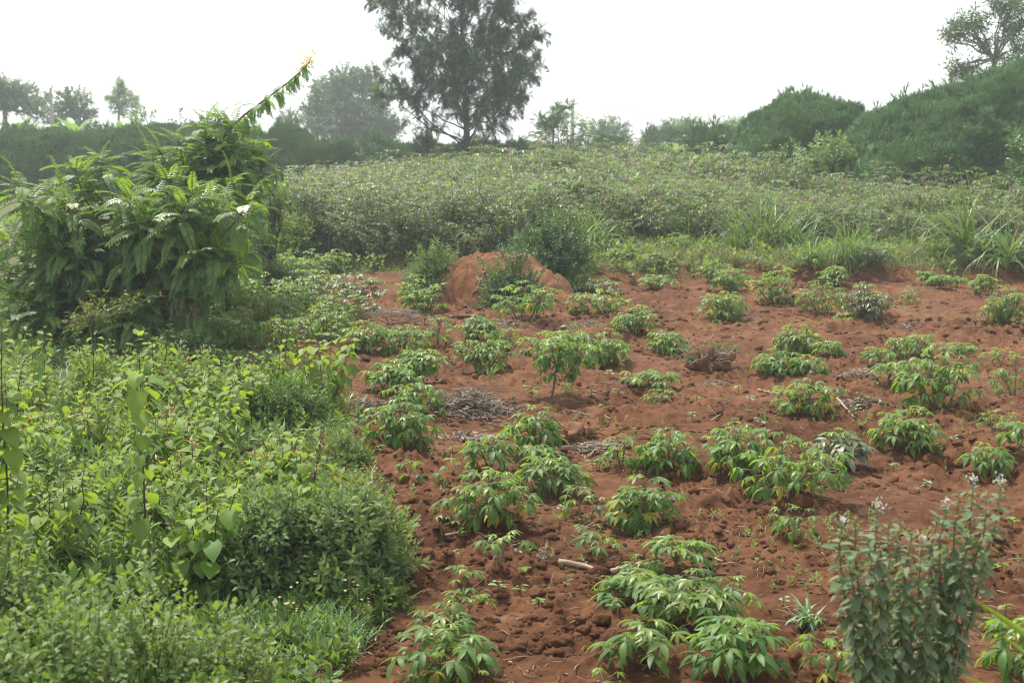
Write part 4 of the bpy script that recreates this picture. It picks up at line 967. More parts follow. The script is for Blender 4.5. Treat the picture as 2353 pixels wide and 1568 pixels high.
def dead_branch():
    rs = np.random.RandomState(1805); s = Geo(); a = at_y(372, 676, 18.6) - bO; b = at_y(462, 690, 18.5) - bO; s.tube(curve(at_y(330, 690, 19.2) - bO, b, .05, 8, .01, rs), np.linspace(.016, .006, 8), 5); d = s.build('dead_branch', ['bark_brown'], bsh); d['label'] = 'withered branch with brown hanging leaves'; g = Geo()
    for t in np.linspace(0, 1, 13):
        p = a + (b - a) * t; tp = FROND[2]; m = Tpl(tp.v * np.array([1, .32, .5]), tp.q, tp.t, tp.mq, tp.mt); g.add(m, frames([[rs.normal(0, .12), rs.normal(0, .12), -1]], (rs.normal(), rs.normal(), 0)), [p], rs.uniform(.30, .44))
    o = g.build('dead_leaves', ['dead_leaf', 'dead_leaf'], d)
dead_branch()
ANB = [(408, 305), (365, 330), (345, 352), (500, 250), (470, 272), (530, 275), (556, 300), (480, 305), (440, 345), (540, 340), (590, 318), (500, 350)]
sb, sO = senna('flowering_feathery_bush', 'feathery-leaved bush with one long leaning stem tipped with yellow flowers', (-4.75, 22.4), ANB + [(x_ + 15, y_ + 45) for x_, y_ in ANB], 22.3, 1810, .48, 20, .6)

def leaning_stem():
    rs = np.random.RandomState(1815); px = np.array([(470, 440), (490, 360), (515, 310), (560, 265), (610, 228), (655, 195), (690, 165), (712, 140)]); P = np.array([at_y(a, b, 22.0 - .04 * i) for i, (a, b) in enumerate(px)]) - sO
    s = Geo(); s.tube(P, np.linspace(.026, .008, 8), 6); st = s.build('leaning_stem', ['bark_grey'], sb); g = Geo()
    for t in np.linspace(.36, 1, 84):
        p = np.array([np.interp(t, np.linspace(0, 1, 8), P[:, i]) for i in range(3)]); a = rs.uniform(0, 2 * PI); d = np.array([.75 * math.cos(a) + .25, .75 * math.sin(a), rs.uniform(-.8, .45)]); tp = FROND[rs.randint(3)]
        g.add(tp, frames([d]), [p], (.36 - .16 * t) * rs.uniform(.8, 1.15) * (1 - .25 * max(0, t - .8) * 5))
    g.build('leaves', SM, st); f = Geo(); n = 120; t = rs.uniform(.88, 1.05, n); p = np.stack([np.interp(t, np.linspace(0, 1, 8), P[:, i]) for i in range(3)], -1) + rs.normal(0, .055, (n, 3)) + np.array([0, 0, .05])
    f.add(strip(1, .8, 2, .8, .2, OVAL), frames(rs.normal(0, 1, (n, 3))), p, rs.uniform(.025, .05, n)); f.build('flowers', ['yellow_bloom'], st)
leaning_stem()

def fallen_branch():
    rs = np.random.RandomState(1818); o = on_ground(430, 770); root = thing('fallen_branch', 'fallen feathery-leaved branch with shiny leaves lying on the field edge', 'branch', o); pts = np.array([on_ground(a, b) for a, b in ((385, 740), (440, 765), (500, 782), (560, 795), (590, 800))]) - o; pts[:, 2] += np.array([.35, .22, .14, .10, .06])
    s = Geo(); s.tube(pts, np.linspace(.016, .006, 5), 5); s.build('stem', ['bark_brown'], root); g = Geo()
    for t in np.linspace(.15, 1, 26):
        p = np.array([np.interp(t, np.linspace(0, 1, 5), pts[:, i]) for i in range(3)]); a = rs.uniform(-1.3, 1.3) + (PI if rs.rand() < .3 else 0); g.add(FROND[rs.randint(2)], frames([[math.cos(a), math.sin(a), rs.uniform(-.1, .35)]]), [p], rs.uniform(.3, .42))
    g.build('foliage', SM, root)
fallen_branch()

def feather_sapling():
    rs = np.random.RandomState(1820); b = on_ground(208, 806); b[1] -= 1.2; b[0] = (208 - VW / 2) / FPX * b[1]; b[2] = gz(b[0], b[1]); root = thing('feathery_sapling', 'yellow-green fine-leaved thorn sapling in front of the huge dark bush', 'sapling', b); g = Geo(); s = Geo(); O = b
    ends = [(212, 668), (250, 664), (290, 668), (330, 676), (366, 680), (185, 690), (160, 720), (140, 738), (270, 700), (300, 690), (240, 720), (230, 690), (180, 745), (262, 735), (200, 705), (150, 760)]
    mid = at_y(206, 745, b[1]) - O; s.tube(curve((0, 0, -.03), mid, .02, 5, .02, rs), np.linspace(.014, .009, 5), 5)
    for x, y in ends:
        e = at_y(x, y, b[1] + rs.uniform(-.3, .3)) - O; c = curve(mid, e, .05, 8, .02, rs); s.tube(c, np.linspace(.008, .003, 8), 4)
        for t in np.linspace(.25, 1, 26):
            p = np.array([np.interp(t, np.linspace(0, 1, 8), c[:, i]) for i in range(3)]) + rs.normal(0, .015, 3); d = rs.normal(0, 1, 3) + nrm(e - mid) * .8; d[2] = d[2] * .5 + .15; g.add(FEATHER[rs.randint(2)], frames([d]), [p], rs.uniform(.055, .10))
    s.build('stem', ['stem_green'], root); g.build('foliage', ['feather_green', 'petiole'], root)
feather_sapling()
leafbush_px('slender_shrub', 'slender upright shrub with small rounded bright leaves behind the feathery bush', 618, 335, 560, 95, 26.5, SPR_ROUND, .20, 1000, ['bush_green', 'stem_dark'], 1830, up=.8, clumps=34, cat='shrub', cl_r=.22)
leafbush_px('weedy_shrub', 'light green weedy shrub at the open end of the thicket', 672, 432, 560, 100, 33.2, SPR_FAR, .30, 420, ['far_light', 'stem_dark'], 1831, cat='shrub')
leafbush_px('weedy_shrub', 'low bright weedy shrub at the foot of the slender upright shrub', 655, 492, 585, 90, 31.0, SPR_FAR, .24, 380, ['weed_leaf', 'stem_dark'], 1832, cat='shrub')
leafbush_px('weedy_shrub', 'small pale weed bush standing alone on the grassy edge', 560, 545, 585, 40, 27.0, SPR_FAR, .2, 60, ['far_light', 'stem_dark'], 1833, cat='shrub', stems=3, clumps=8)
leafbush_px('weedy_shrub', 'low dark weed bush on the grassy edge behind the rear patch cassava', 640, 585, 612, 70, 28.5, SPR_BUSH, .12, 140, ['bush_green', 'stem_dark'], 1834, cat='shrub', stems=3, clumps=10)

# ------------------------------------------------------------------ heart-leaved plants and near bushes
def heart_plant(px, top, bot, w, nst, label, seed, group='heart-leaved plants massed beside the field', d=None, leaf=.13, lean=0, flowers=0, gap=.068):
    rs = np.random.RandomState(seed)
    if d is None: b = on_ground(px, bot)
    else: b = np.array([(px - VW / 2) / FPX * d, d, 0.])
    b[2] = gz(b[0], b[1]); H = at_y(px, top, b[1])[2] - b[2]; W = w * b[1] / FPX; root = thing('heart_leaved_plant', label, 'leafy plant', b, group); g = Geo(); F = Geo()
    for si in range(nst):
        az = si * 2 * PI / nst + rs.uniform(-.5, .5); rr = W * .42 * rs.uniform(.4, 1) if nst > 1 else 0; h = H * (rs.uniform(.72, .98) if si else 1); tip = np.array([rr * math.cos(az) + lean * h, rr * math.sin(az), h]); c = curve((.2 * rr * math.cos(az), .2 * rr * math.sin(az), -.03), tip, .03, 8, .008, rs); s = Geo(); s.tube(c, np.linspace(.008, .003, 8), 5); s.build('stem', ['stem_dark' if nst < 7 else 'stem_green'], root); pairs = int(h * (.86) / gap); a = rs.uniform(0, PI)
        for j in range(pairs + 1):
            t = .14 + .86 * j / pairs; p = np.array([np.interp(t, np.linspace(0, 1, 8), c[:, i]) for i in range(3)]); a += PI / 2 + rs.uniform(-.3, .3); rel = 1 - t
            sz = leaf * np.interp(rel, [0, .08, .25, .8, 1], [.35, .62, 1, 1.0, .8]) * rs.uniform(.62, 1.15)
            for sd in (0, PI):
                if rel > .35 and rs.rand() < .12: continue
                aa = a + sd + rs.uniform(-.25, .25); pe = .32 * leaf * 1.2; o = np.array([math.cos(aa), math.sin(aa), .25]); q = p + o * pe * (1 if rel > .1 else .5); g.raw([p + (0, 0, .003), p - (0, 0, .003), q - (0, 0, .002), q + (0, 0, .002)], [[0, 1, 2, 3]], m=1)
                el = np.interp(rel, [0, .1, .3, 1], [.55, -.05, -.55, -.85]) + rs.normal(0, .2); d_ = np.array([math.cos(aa) * math.cos(el), math.sin(aa) * math.cos(el), math.sin(el)])
                g.add(HRT[rs.randint(3)], frames([d_], roll=np.array([rs.uniform(-.3, .3)])), [q + d_ * sz * .1], sz, 2 if (rel < .16 and rs.rand() < .7) else 0)
        if flowers:
            F = Geo()
            for _ in range(flowers):
                q = tip + rs.normal(0, .04, 3); dd = rs.normal(0, 1, 3) + (0, 0, .6); F.add(strip(1, .10, 3, .6, 0, OVAL, False), frames([dd]), [q], rs.uniform(.04, .10), rs.randint(2))
            F.build('flower_tuft', ['tan_bloom', 'orange_bloom'], root)
    g.build('leaves', ['heart_leaf', 'petiole', 'heart_tip'], root)
HP = [(338, 772, 1345, 130, 1, 'tallest heart-leaved plant, a single stem with large leaves rising over the rest', .155, 0), (748, 752, 962, 190, 8, 'heart-leaved plant with stems arching out over the red soil', .14, .08), (560, 796, 935, 100, 5, 'short heart-leaved plant near the fallen branch, with rounded top', .11, 0), (640, 768, 925, 110, 5, 'heart-leaved plant standing between two others at the front of the cassava patch', .11, 0),
      (352, 748, 935, 110, 5, 'heart-leaved plant right behind the tallest single stem', .11, 0), (100, 752, 950, 70, 2, 'heart-leaved plant whose tip stands clear before the dark bush base', .11, 0), (20, 838, 1060, 120, 5, 'heart-leaved plant at the frame edge beside a patch of red ground', .125, 0), (470, 1098, 1392, 220, 6, 'big-leaved heart-leaved plant nearest the grey-green bushes, with several stems', .145, .05),
      (150, 1075, 1345, 160, 5, 'heart-leaved plant with dark bare stems among the lower weeds at the front', .12, 0), (700, 1030, 1195, 140, 5, 'heart-leaved plant leaning with hanging leaves above the grey-green bushes', .125, .10), (425, 1010, 1240, 150, 4, 'heart-leaved plant with dried orange flower tufts behind the big-leaved one', .11, 0), (205, 750, 930, 70, 2, 'slim heart-leaved plant under the yellow-green thorn sapling', .10, 0)]
for i, (x, t, b, w, ns, lab, lf, ln) in enumerate(HP): heart_plant(x, t, b, w, ns, lab, 1900 + i, leaf=lf, lean=ln, flowers=8 if i in (9, 10) else 0)
heart_plant(-22, 765, 0, 60, 2, 'heart-leaved plant cut by the frame edge, only a few big near leaves showing', 1920, d=7.2, leaf=.115, gap=.05)
rsH = np.random.RandomState(1950); nf = 0
for row, (yb, hpx) in enumerate([(905, 125), (945, 140), (985, 155), (1030, 170), (1080, 185), (1135, 200), (1195, 215), (1260, 230)]):
    xm = np.interp(yb, [905, 985, 1080, 1260], [600, 640, 700, 560]); x = 30 + rsH.uniform(0, 60)
    while x < xm:
        h = hpx * rsH.uniform(.50, .98); yy = yb + rsH.normal(0, 12)
        heart_plant(x, yy - h, yy, rsH.uniform(150, 215) * (yy / 1050), rsH.randint(7, 11), 'bushy light green heart-leaved plant crowded among many others beside the field', 1960 + nf, leaf=rsH.uniform(.105, .135), flowers=6 if rsH.rand() < .3 else 0, gap=.055); nf += 1; x += rsH.uniform(115, 190) * (yy / 1050)
print('heart fillers', nf)
GB = ['bush_grey', 'stem_dark']
leafbush_px('grey_green_bush', 'rounded grey-green bush bordering the cloddy red soil', 795, 1150, 1400, 205, 8.95, SPR_BUSH, .17, 1200, GB, 2001, up=.55, clumps=44)
leafbush_px('grey_green_bush', 'darker grey-green bush with few yellow berries beside the big-leaved plant', 610, 1175, 1405, 175, 8.9, SPR_BUSH, .17, 900, GB, 2002, up=.5, clumps=36)
leafbush_px('dark_bush', 'low dark green bush between heart-leaved plants and dry stalks', 658, 898, 1004, 165, 14.0, SPR_BUSH, .16, 560, ['bush_green', 'stem_dark'], 2003, up=.45, clumps=34)
leafbush_px('dark_bush', 'small dark weedy bush in shade beneath the fallen branch', 420, 760, 830, 130, 18.0, SPR_BUSH, .14, 420, ['bush_dark', 'stem_dark'], 2004, up=.3)
leafbush_px('low_bush', 'low light green bush at the foot of the dark green bush', 780, 1010, 1090, 120, 12.6, SPR_ROUND, .10, 380, ['weed_leaf', 'stem_dark'], 2005, up=.3, clumps=20)
leafbush_px('low_bush', 'low weedy bush spilling onto the red clods beside the rounded grey-green bush', 850, 1400, 1480, 130, 8.5, SPR_BUSH, .09, 260, ['weed_leaf', 'stem_dark'], 2006, up=.3, clumps=22)

def twiggy(px, top, d, w, n, label, seed, mats):
    def ext(root, c, cv, rs):
        s = Geo()
        for j in rs.permutation(len(c))[:9]: a = c[j] * .5; s.tube(curve(a, c[j] * 1.08 + rs.normal(0, .06, 3), .02, 5, .03, rs), np.linspace(.009, .004, 5), 5)
        s.build('bare_branch', ['pale_wood'], root)
    x = (px - VW / 2) / FPX * d; z = gz(x, d); h = at_y(px, top, d)[2] - z
    leafy_bush('near_shrub', label, 'shrub', (x, d, z), w * d / FPX, h, SPR_ROUND, .21, int(n * .8), mats, seed, stems=8, up=.4, shell=.5, clumps=50, extra=ext, low=.0, cl_r=.24)
twiggy(70, 1340, 5.6, 420, 1500, 'out-of-focus leafy shrub filling the bottom corner, with pale bare twigs', 2101, ['weed_leaf', 'stem_dark'])
twiggy(330, 1425, 5.9, 330, 1050, 'out-of-focus shrub with rounded leaves beside the corner shrub', 2102, ['weed_leaf', 'stem_dark'])
twiggy(470, 1500, 6.6, 200, 520, 'low blurred shrub with rounded leaves at the frame bottom beside red soil', 2103, ['weed_leaf', 'stem_dark'])
twiggy(-50, 1190, 6.6, 200, 600, 'blurred tall leafy shrub at the frame edge below the heart-leaved plants', 2104, ['weed_leaf', 'stem_dark'])

def flowering_weed():
    rs = np.random.RandomState(2150); d = 5.5; x = (2110 - VW / 2) / FPX * d; b = np.array([x, d, gz(x, d)]); root = thing('white_flowered_weed', 'tall grey-green weed with fluffy white flower heads, blurred and close', 'weed', b); g = Geo(); F = Geo(); gb = Geo()
    tops = [(1935, 1200), (1965, 1190), (1990, 1225), (2015, 1165), (2040, 1205), (2065, 1215), (2095, 1225), (2120, 1240), (2155, 1185), (2175, 1160), (2205, 1135), (2235, 1105), (2268, 1130), (2300, 1112), (1950, 1290), (2010, 1280), (2080, 1300), (2140, 1280), (2190, 1250), (2230, 1230), (1985, 1380), (2060, 1390), (2150, 1400)]
    heads = {3, 11, 13, 0, 9}
    for i, (px, py) in enumerate(tops):
        t = at_y(px, py, d + rs.uniform(-.25, .25)) - b; c = curve((t[0] * .35 + rs.normal(0, .02), t[1] * .4, -.03), t, .05, 9, .008, rs); s = Geo(); s.tube(c, np.linspace(.0075, .003, 9), 5); s.build('stem', ['stem_green'], root); k = int(t[2] / .0145)
        for j in range(k):
            u = .22 + .78 * (j + rs.rand()) / k; p = np.array([np.interp(u, np.linspace(0, 1, 9), c[:, q]) for q in range(3)]); a = 2.4 * j + rs.uniform(-.4, .4); el = np.interp(u, [0, .8, 1], [-.7, -.35, .6]) + rs.normal(0, .25); dd = np.array([math.cos(a) * math.cos(el), math.sin(a) * math.cos(el), math.sin(el)])
            g.add(OVN if rs.rand() < .6 else OV, frames([dd], roll=np.array([rs.uniform(-.4, .4)])), [p], rs.uniform(.055, .085) * (.6 if u > .92 else 1), 0)
        if i in heads or rs.rand() < .12:
            F = Geo(); m = 34; v = nrm(rs.normal(0, 1, (m, 3)) + (0, 0, .8)); S = np.full(m, .014); F.add(strip(1, .35, 2, .3, 0, OVAL, False), frames(v), t + rs.normal(0, .012, (m, 3)) + (0, 0, .012), S); F.build('flower_head', ['white_bloom'], root)
    g.build('leaves', ['weed_grey', 'stem_green'], root)
flowering_weed()
def near_grass():
    o = np.array([1.62, 4.1, 0.]); o[2] = gz(o[0], o[1]); root = thing('long_grass', 'long green grass blades slanting in from the frame edge, very close and blurred', 'grass', o); g = Geo()
    for (x0, y0), (x1, y1), wd in (((2470, 1560), (2238, 1366), .021), ((2500, 1640), (2290, 1440), .016), ((2440, 1640), (2330, 1490), .014), ((2400, 1650), (2200, 1540), .012)):
        a = at_y(x0, y0, 4.1) - o; e = at_y(x1, y1, 4.2) - o; d = e - a; L = np.linalg.norm(d); g.raw([o * 0 + (.0, 0, 0), a, a + (0, 0, .01), np.array([0, 0, .02])], [[0, 1, 2, 3]]); g.add(strip(1, 1, 7, .15, .2, GRASS), frames([d], (.3, -1, .5)), [a], np.array([[L, wd, L]]))
    g.build('leaves', ['cassava_young'], root)
near_grass()

# ------------------------------------------------------------------ hedges of pencil-like twigs
def hedge(name, label, x0, x1, d, dep, prof, n, seed, size=.8, cat='hedge'):
    """prof: list of (pixel x, pixel y) of the hedge's top line at distance d"""
    rs = np.random.RandomState(seed); xs = [(p[0] - VW / 2) / FPX * d for p in prof]; hs = [at_y(p[0], p[1], d)[2] for p in prof]; X0, X1 = (x0 - VW / 2) / FPX * d, (x1 - VW / 2) / FPX * d; cx = (X0 + X1) / 2; zb = float(ground_low(cx, d)); root = thing(name, label, cat, (cx, d, zb)); g = Geo()
    H = lambda x, y: (np.interp(x, xs, hs) - zb) * np.sqrt(np.clip(1 - ((y - d) / dep) ** 2 * .75, .05, 1)) * (1 + .07 * (vnoise(x * .9, y * .9, seed % 90) - .5)) * np.clip(np.minimum(x - X0, X1 - x) / .9, .0, 1) ** .35
    bil = lambda a_, b_, k_: 1 - np.abs(2 * vnoise(a_, b_, k_) - 1) ** 1.4
    def surf(x, ph):
        hh = np.maximum(H(x, np.full(x.shape, d)), .25); L = dep + hh; sA = ph / PI * L * 1.3; c_, s_ = np.cos(ph), np.sin(ph)
        wob = vnoise(x * .5 + seed, sA * .6, 3) * 1.2
        q = .62 * bil(x * .62 + wob, sA * .80 + seed % 7, 71) + .30 * bil(x * 1.5, sA * 1.7 + wob, 72) + .12 * vnoise(x * 4, sA * 4, 73) - .62
        q = q * np.minimum(1, hh / 1.6)
        y = d - np.sign(c_) * np.abs(c_) ** .85 * (dep - .2) - c_ * q; z = (hh - .30) * s_ ** .9 + np.maximum(s_, .25) * q
        return np.stack([x - cx, y - d, np.maximum(z, -.12)], -1), np.stack([np.zeros_like(x), -c_, s_], -1), q
    nx, ny = int(44 + (X1 - X0) * 7), 64; GX, PH = np.meshgrid(np.linspace(X0 + .1, X1 - .1, nx), np.linspace(0.02, 2.6, ny)); V, Nn, _ = surf(GX, PH); V[-1, :, 2] = -.12
    i = np.arange(ny - 1)[:, None] * nx; j = np.arange(nx - 1)[None]; qd = np.stack([i + j, i + j + 1, i + nx + j + 1, i + nx + j], -1).reshape(-1, 4); c = Geo(); c.raw(V.reshape(-1, 3), qd); c.build('branches', ['hedge_core'], root)  # not branches: solid lumpy core added under the twigs, shaped to shade in clumps
    k = int(n * 2.6); x = rs.uniform(X0 + .1, X1 - .1, k); ph = rs.uniform(.03, 2.2, k); P0, Nv, q = surf(x, ph); keep = rs.rand(k) < .35 + 1.1 * np.clip(q + .25, 0, 1); P0, Nv = P0[keep], Nv[keep]; k = len(P0)
    dr = nrm(Nv * .75 + np.stack([rs.normal(0, .3, k), rs.normal(0, .2, k), rs.uniform(.35, .9, k)], -1)); Rm = frames(dr, roll=rs.uniform(-PI, PI, k)); S = size * rs.uniform(.35, 1.0, k); v = rs.randint(0, 4, k)
    for i in range(4): q_ = v == i; g.add(TWIG[i], Rm[q_], (P0 - dr * (S * .35)[:, None])[q_], S[q_])
    k = int((X1 - X0) * 26); x = rs.uniform(X0 + .2, X1 - .2, k); P0, Nv, q = surf(x, rs.uniform(1.15, 1.9, k)); dr = nrm(np.stack([rs.normal(0, .22, k), rs.normal(0, .22, k), np.ones(k)], -1)); S = size * rs.uniform(.5, 1.25, k) * (.5 + .9 * vnoise(x * 1.1, x * 0, 88)); v = rs.randint(0, 4, k)
    for i in range(4): q_ = v == i; g.add(TWIG[i], frames(dr[q_], roll=rs.uniform(-3, 3, q_.sum())), (P0 - dr * .15)[q_], S[q_])
    g.build('foliage', ['euphorbia'], root)
    return root
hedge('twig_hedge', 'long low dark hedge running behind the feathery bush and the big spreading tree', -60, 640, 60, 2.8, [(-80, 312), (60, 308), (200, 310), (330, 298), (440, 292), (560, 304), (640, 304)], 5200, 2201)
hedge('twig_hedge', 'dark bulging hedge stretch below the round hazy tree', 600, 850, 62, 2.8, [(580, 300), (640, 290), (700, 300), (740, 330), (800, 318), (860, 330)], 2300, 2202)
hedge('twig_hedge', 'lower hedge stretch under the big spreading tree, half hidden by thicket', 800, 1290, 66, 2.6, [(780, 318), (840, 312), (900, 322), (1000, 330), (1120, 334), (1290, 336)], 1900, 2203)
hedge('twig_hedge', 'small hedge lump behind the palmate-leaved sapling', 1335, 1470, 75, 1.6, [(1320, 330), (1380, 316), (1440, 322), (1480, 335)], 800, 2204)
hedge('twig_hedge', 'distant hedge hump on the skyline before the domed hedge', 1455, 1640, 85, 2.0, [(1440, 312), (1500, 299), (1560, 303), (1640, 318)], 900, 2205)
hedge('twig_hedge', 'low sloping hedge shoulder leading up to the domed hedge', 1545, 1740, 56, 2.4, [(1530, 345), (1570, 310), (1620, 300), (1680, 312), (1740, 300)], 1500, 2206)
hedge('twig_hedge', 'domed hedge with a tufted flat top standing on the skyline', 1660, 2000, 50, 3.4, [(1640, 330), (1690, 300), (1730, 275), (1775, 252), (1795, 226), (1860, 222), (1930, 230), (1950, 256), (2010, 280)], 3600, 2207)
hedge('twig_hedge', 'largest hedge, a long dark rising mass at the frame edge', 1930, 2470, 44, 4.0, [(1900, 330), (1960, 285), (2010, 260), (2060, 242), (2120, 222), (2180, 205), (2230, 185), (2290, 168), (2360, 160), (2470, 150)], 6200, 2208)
leafbush_px('climbing_shrub', 'light green leafy shrub climbing the front of the domed hedge', 1915, 285, 395, 130, 44.5, SPR_FAR, .36, 800, ['far_light', 'stem_dark'], 2220, cat='shrub', up=.4)
leafbush_px('climbing_shrub', 'darker leafy creeper shrub on the face of the domed hedge', 1830, 300, 400, 110, 46.0, SPR_FAR, .30, 520, ['far_leaf', 'stem_dark'], 2221, cat='shrub', up=.3)
leafbush_px('climbing_shrub', 'bright leafy tuft standing above the largest hedge at the frame edge', 2345, 125, 420, 60, 44.5, SPR_FAR, .4, 420, ['far_light', 'stem_dark'], 2222, cat='shrub', up=.5)
leafbush_px('climbing_shrub', 'brownish-green leafy shrub in front of the largest hedge at the frame edge', 2352, 300, 470, 90, 38.5, SPR_FAR, .3, 520, ['far_leaf', 'stem_dark'], 2223, cat='shrub', up=.3)
def cut_branches():
    rs = np.random.RandomState(2230); b = on_ground(2318, 636); b[2] = gz(b[0], b[1]); g = Geo(); n = 420; a = rs.normal(.2, .5, n); P = np.stack([rs.normal(0, .52, n), rs.normal(0, .25, n), np.abs(rs.normal(0, .16, n)) + .04], -1); P[:, 2] = np.minimum(P[:, 2], .5 * np.exp(-(P[:, 0] / .9) ** 2)); d = np.stack([np.cos(a) * rs.choice([-1, 1], n), np.sin(a), rs.normal(0, .14, n)], -1)
    for i in range(4): g.add(TWIG[i], frames(d[i::4]), P[i::4], rs.uniform(.4, .8, len(P[i::4])))
    tag(g.build('cut_branches', ['euphorbia'], loc=b), 'pile of cut dark twiggy branches dumped on the bank at the frame edge', 'branch pile')
cut_branches()

# ------------------------------------------------------------------ trees
def silky_oak():
    rs = np.random.RandomState(2301); d = 62.0; x = (1068 - VW / 2) / FPX * d; z = gz(x, d); O = np.array([x, d, z]); root = thing('spreading_tree', 'big solitary ferny-leaved tree rising out of the frame behind the thicket', 'tree', O); H = 11.2; tr = Geo(); tx = lambda h: np.array([.10 * math.sin(h * .7), .08 * math.cos(h * .9), h])
    tr.tube([tx(h) for h in np.linspace(-.1, H - .3, 16)], np.linspace(.17, .02, 16) * np.linspace(1, 1, 16), 8); tr.build('trunk', ['bark_brown'], root)
    g = Geo(); lim = []; fl = []
    prof = lambda h: np.interp(h, [1.2, 2.2, 3.5, 4.6, 6, 7.5, 8.8, 10, 11.2], [3.3, 4.1, 4.1, 3.8, 3.8, 4.0, 3.8, 2.8, .9])
    nb = 82
    for i in range(nb):
        h0 = .7 + (H - 1.3) * (i / nb) ** 1.05; az = 2.4 * i + rs.uniform(-.4, .4); L = prof(min(H, h0 + .9)) * rs.uniform(.50, 1.12)
        if h0 < 1.4: L *= .8
        p0 = tx(h0); rise = rs.uniform(.55, .95) if h0 > 1.5 else rs.uniform(.15, .4); e = p0 + np.array([math.cos(az) * L, math.sin(az) * L, rise * L]); c = curve(p0, e, -.04, 8, .02, rs); s = Geo(); s.tube(c, np.linspace(.045 * (1.15 - h0 / H), .008, 8), 4)
        for _ in range(int(6 + L * 4.6)):
            t = 1 - .68 * rs.rand() ** 1.5; q = np.array([np.interp(t, np.linspace(0, 1, 8), c[:, k]) for k in range(3)]); w = nrm(rs.normal(0, 1, 3) * (1.2, 1.2, .7) + nrm(e - p0) * .8 + (0, 0, .15)); l2 = rs.uniform(.45, 1.05) * (1.15 - .35 * t); c2 = curve(q, q + w * l2, .04, 4, .03, rs); s.tube(c2, [.010, .008, .006, .004], 3)
            m = rs.randint(20, 31); u = rs.uniform(.25, 1.05, m); P = np.stack([np.interp(u, np.linspace(0, 1, 4), c2[:, k]) for k in range(3)], -1); D = nrm(rs.normal(0, .85, (m, 3)) + w * .8 + (0, 0, .2)); Rm = frames(D); S = rs.uniform(.24, .38, m); v = rs.randint(0, 3, m); mm = np.where(rs.rand() < .06 + .12 * (t > .9), 2, 0)
            for k in range(3): g.add(FERN[k], Rm[v == k], P[v == k], S[v == k], int(mm))
            if rs.rand() < .012: fl.append(c2[-1])
        lim.append(s)
    for s in lim: s.build('limb', ['bark_brown'], root)
    g.build('crown', ['grevillea', 'bark_brown', 'far_leaf'], root); f = Geo()
    for p in fl: m = 30; f.add(strip(1, .3, 2, .3, 0, OVAL, False), frames(rs.normal(0, 1, (m, 3))), p + rs.normal(0, .06, (m, 3)) * (1.5, 1, .5), .07)
    if f.n: f.build('blossoms', ['orange_bloom'], root)
silky_oak()

def tree(name, label, px, d, clumps, spr, ssize, per, mats, bark, seed, trunk_r=.16, fork=.45, group=None, cat='tree', flat=.8, wood=True):
    """clumps: (pixel x, pixel y, pixel radius) of leaf masses; trunk forks into one limb for each"""
    rs = np.random.RandomState(seed); x = (px - VW / 2) / FPX * d; z = gz(x, d); O = np.array([x, d, z]); root = thing(name, label, cat, O, group); g = Geo(); C = []
    for cx, cy, r in clumps:
        R_ = r * d / FPX; c = at_y(cx, cy, d + rs.uniform(-.6, .6) * R_ * 1.5) - O; C.append((c, R_))
    for c, r in C:
        n = max(12, int(per * r * r)); v = nrm(rs.normal(0, 1, (n, 3))); sub = nrm(rs.normal(0, 1, (14, 3))); near = (v @ sub.T).max(1); rr = r * (rs.rand(n) ** .45) * (.62 + .45 * near); P = c + v * rr[:, None] * np.array([1, 1, flat]); D = nrm(v * .8 + rs.normal(0, .5, (n, 3)) + (0, 0, .35)); S = ssize * rs.uniform(.75, 1.25, n); Rm = frames(D, roll=rs.uniform(-PI, PI, n)); k = rs.randint(0, len(spr), n)
        for i in range(len(spr)): g.add(spr[i], Rm[k == i], P[k == i], S[k == i])
    g.build('crown', mats, root); top = max(c[2] for c, r in C); zl = min(c[2] - r for c, r in C); fk = np.array([np.mean([c[0] for c, r in C]) * .35, 0, zl + (top - zl) * fork * .5]); t = Geo(); t.tube(curve((0, 0, -.1), fk, 0, 7, .01, rs), np.linspace(trunk_r, trunk_r * .75, 7), 7); t.build('trunk', [bark], root)
    for c, r in C:
        s = Geo(); q = curve(fk, c, .06, 7, .02, rs); s.tube(q, np.linspace(trunk_r * .55, trunk_r * .12, 7), 5)
        for _ in range(5): e = c + nrm(rs.normal(0, 1, 3)) * r * .8; s.tube(curve(q[4], e, .04, 5, .03, rs), np.linspace(trunk_r * .16, trunk_r * .05, 5), 4)
        s.build('limb', [bark], root)
    return root
FL = ['far_leaf', 'bark_grey']
rT = np.random.RandomState(2400)
blob = lambda cx, cy, w, h, n, r: [(cx + w / 2 * math.sqrt(rT.rand()) * math.cos(a), cy + h / 2 * math.sqrt(rT.rand()) * math.sin(a), r * rT.uniform(.75, 1.2)) for a in rT.uniform(0, 2 * PI, n)]
tree('round_tree', 'large round hazy tree behind the dark bulging hedge', 815, 120, [(790, 185, 32), (750, 215, 36), (840, 190, 34), (725, 255, 32), (870, 225, 34), (790, 240, 44), (720, 295, 24), (770, 300, 40), (840, 280, 44), (890, 290, 34), (820, 320, 40), (880, 330, 30)], SPR_FAR, .52, 150, FL, 'bark_grey', 2401, .3)
tree('flat_topped_tree', 'flat-topped hazy thorn tree at the frame edge above the bananas', 15, 102, [(-20, 200, 30), (20, 205, 28), (55, 215, 26), (80, 240, 22), (10, 235, 26), (45, 245, 26), (-25, 240, 30), (85, 265, 16)], SPR_TINY, .65, 190, FL, 'bark_grey', 2402, .22, .7, flat=.55)
tree('rounded_tree', 'dark rounded tree behind the wooden utility pole', 165, 110, [(150, 228, 20), (180, 228, 20), (130, 255, 20), (195, 255, 22), (165, 255, 26), (120, 285, 18), (205, 285, 18), (165, 290, 24)], SPR_FAR, .55, 110, FL, 'bark_grey', 2403, .2)
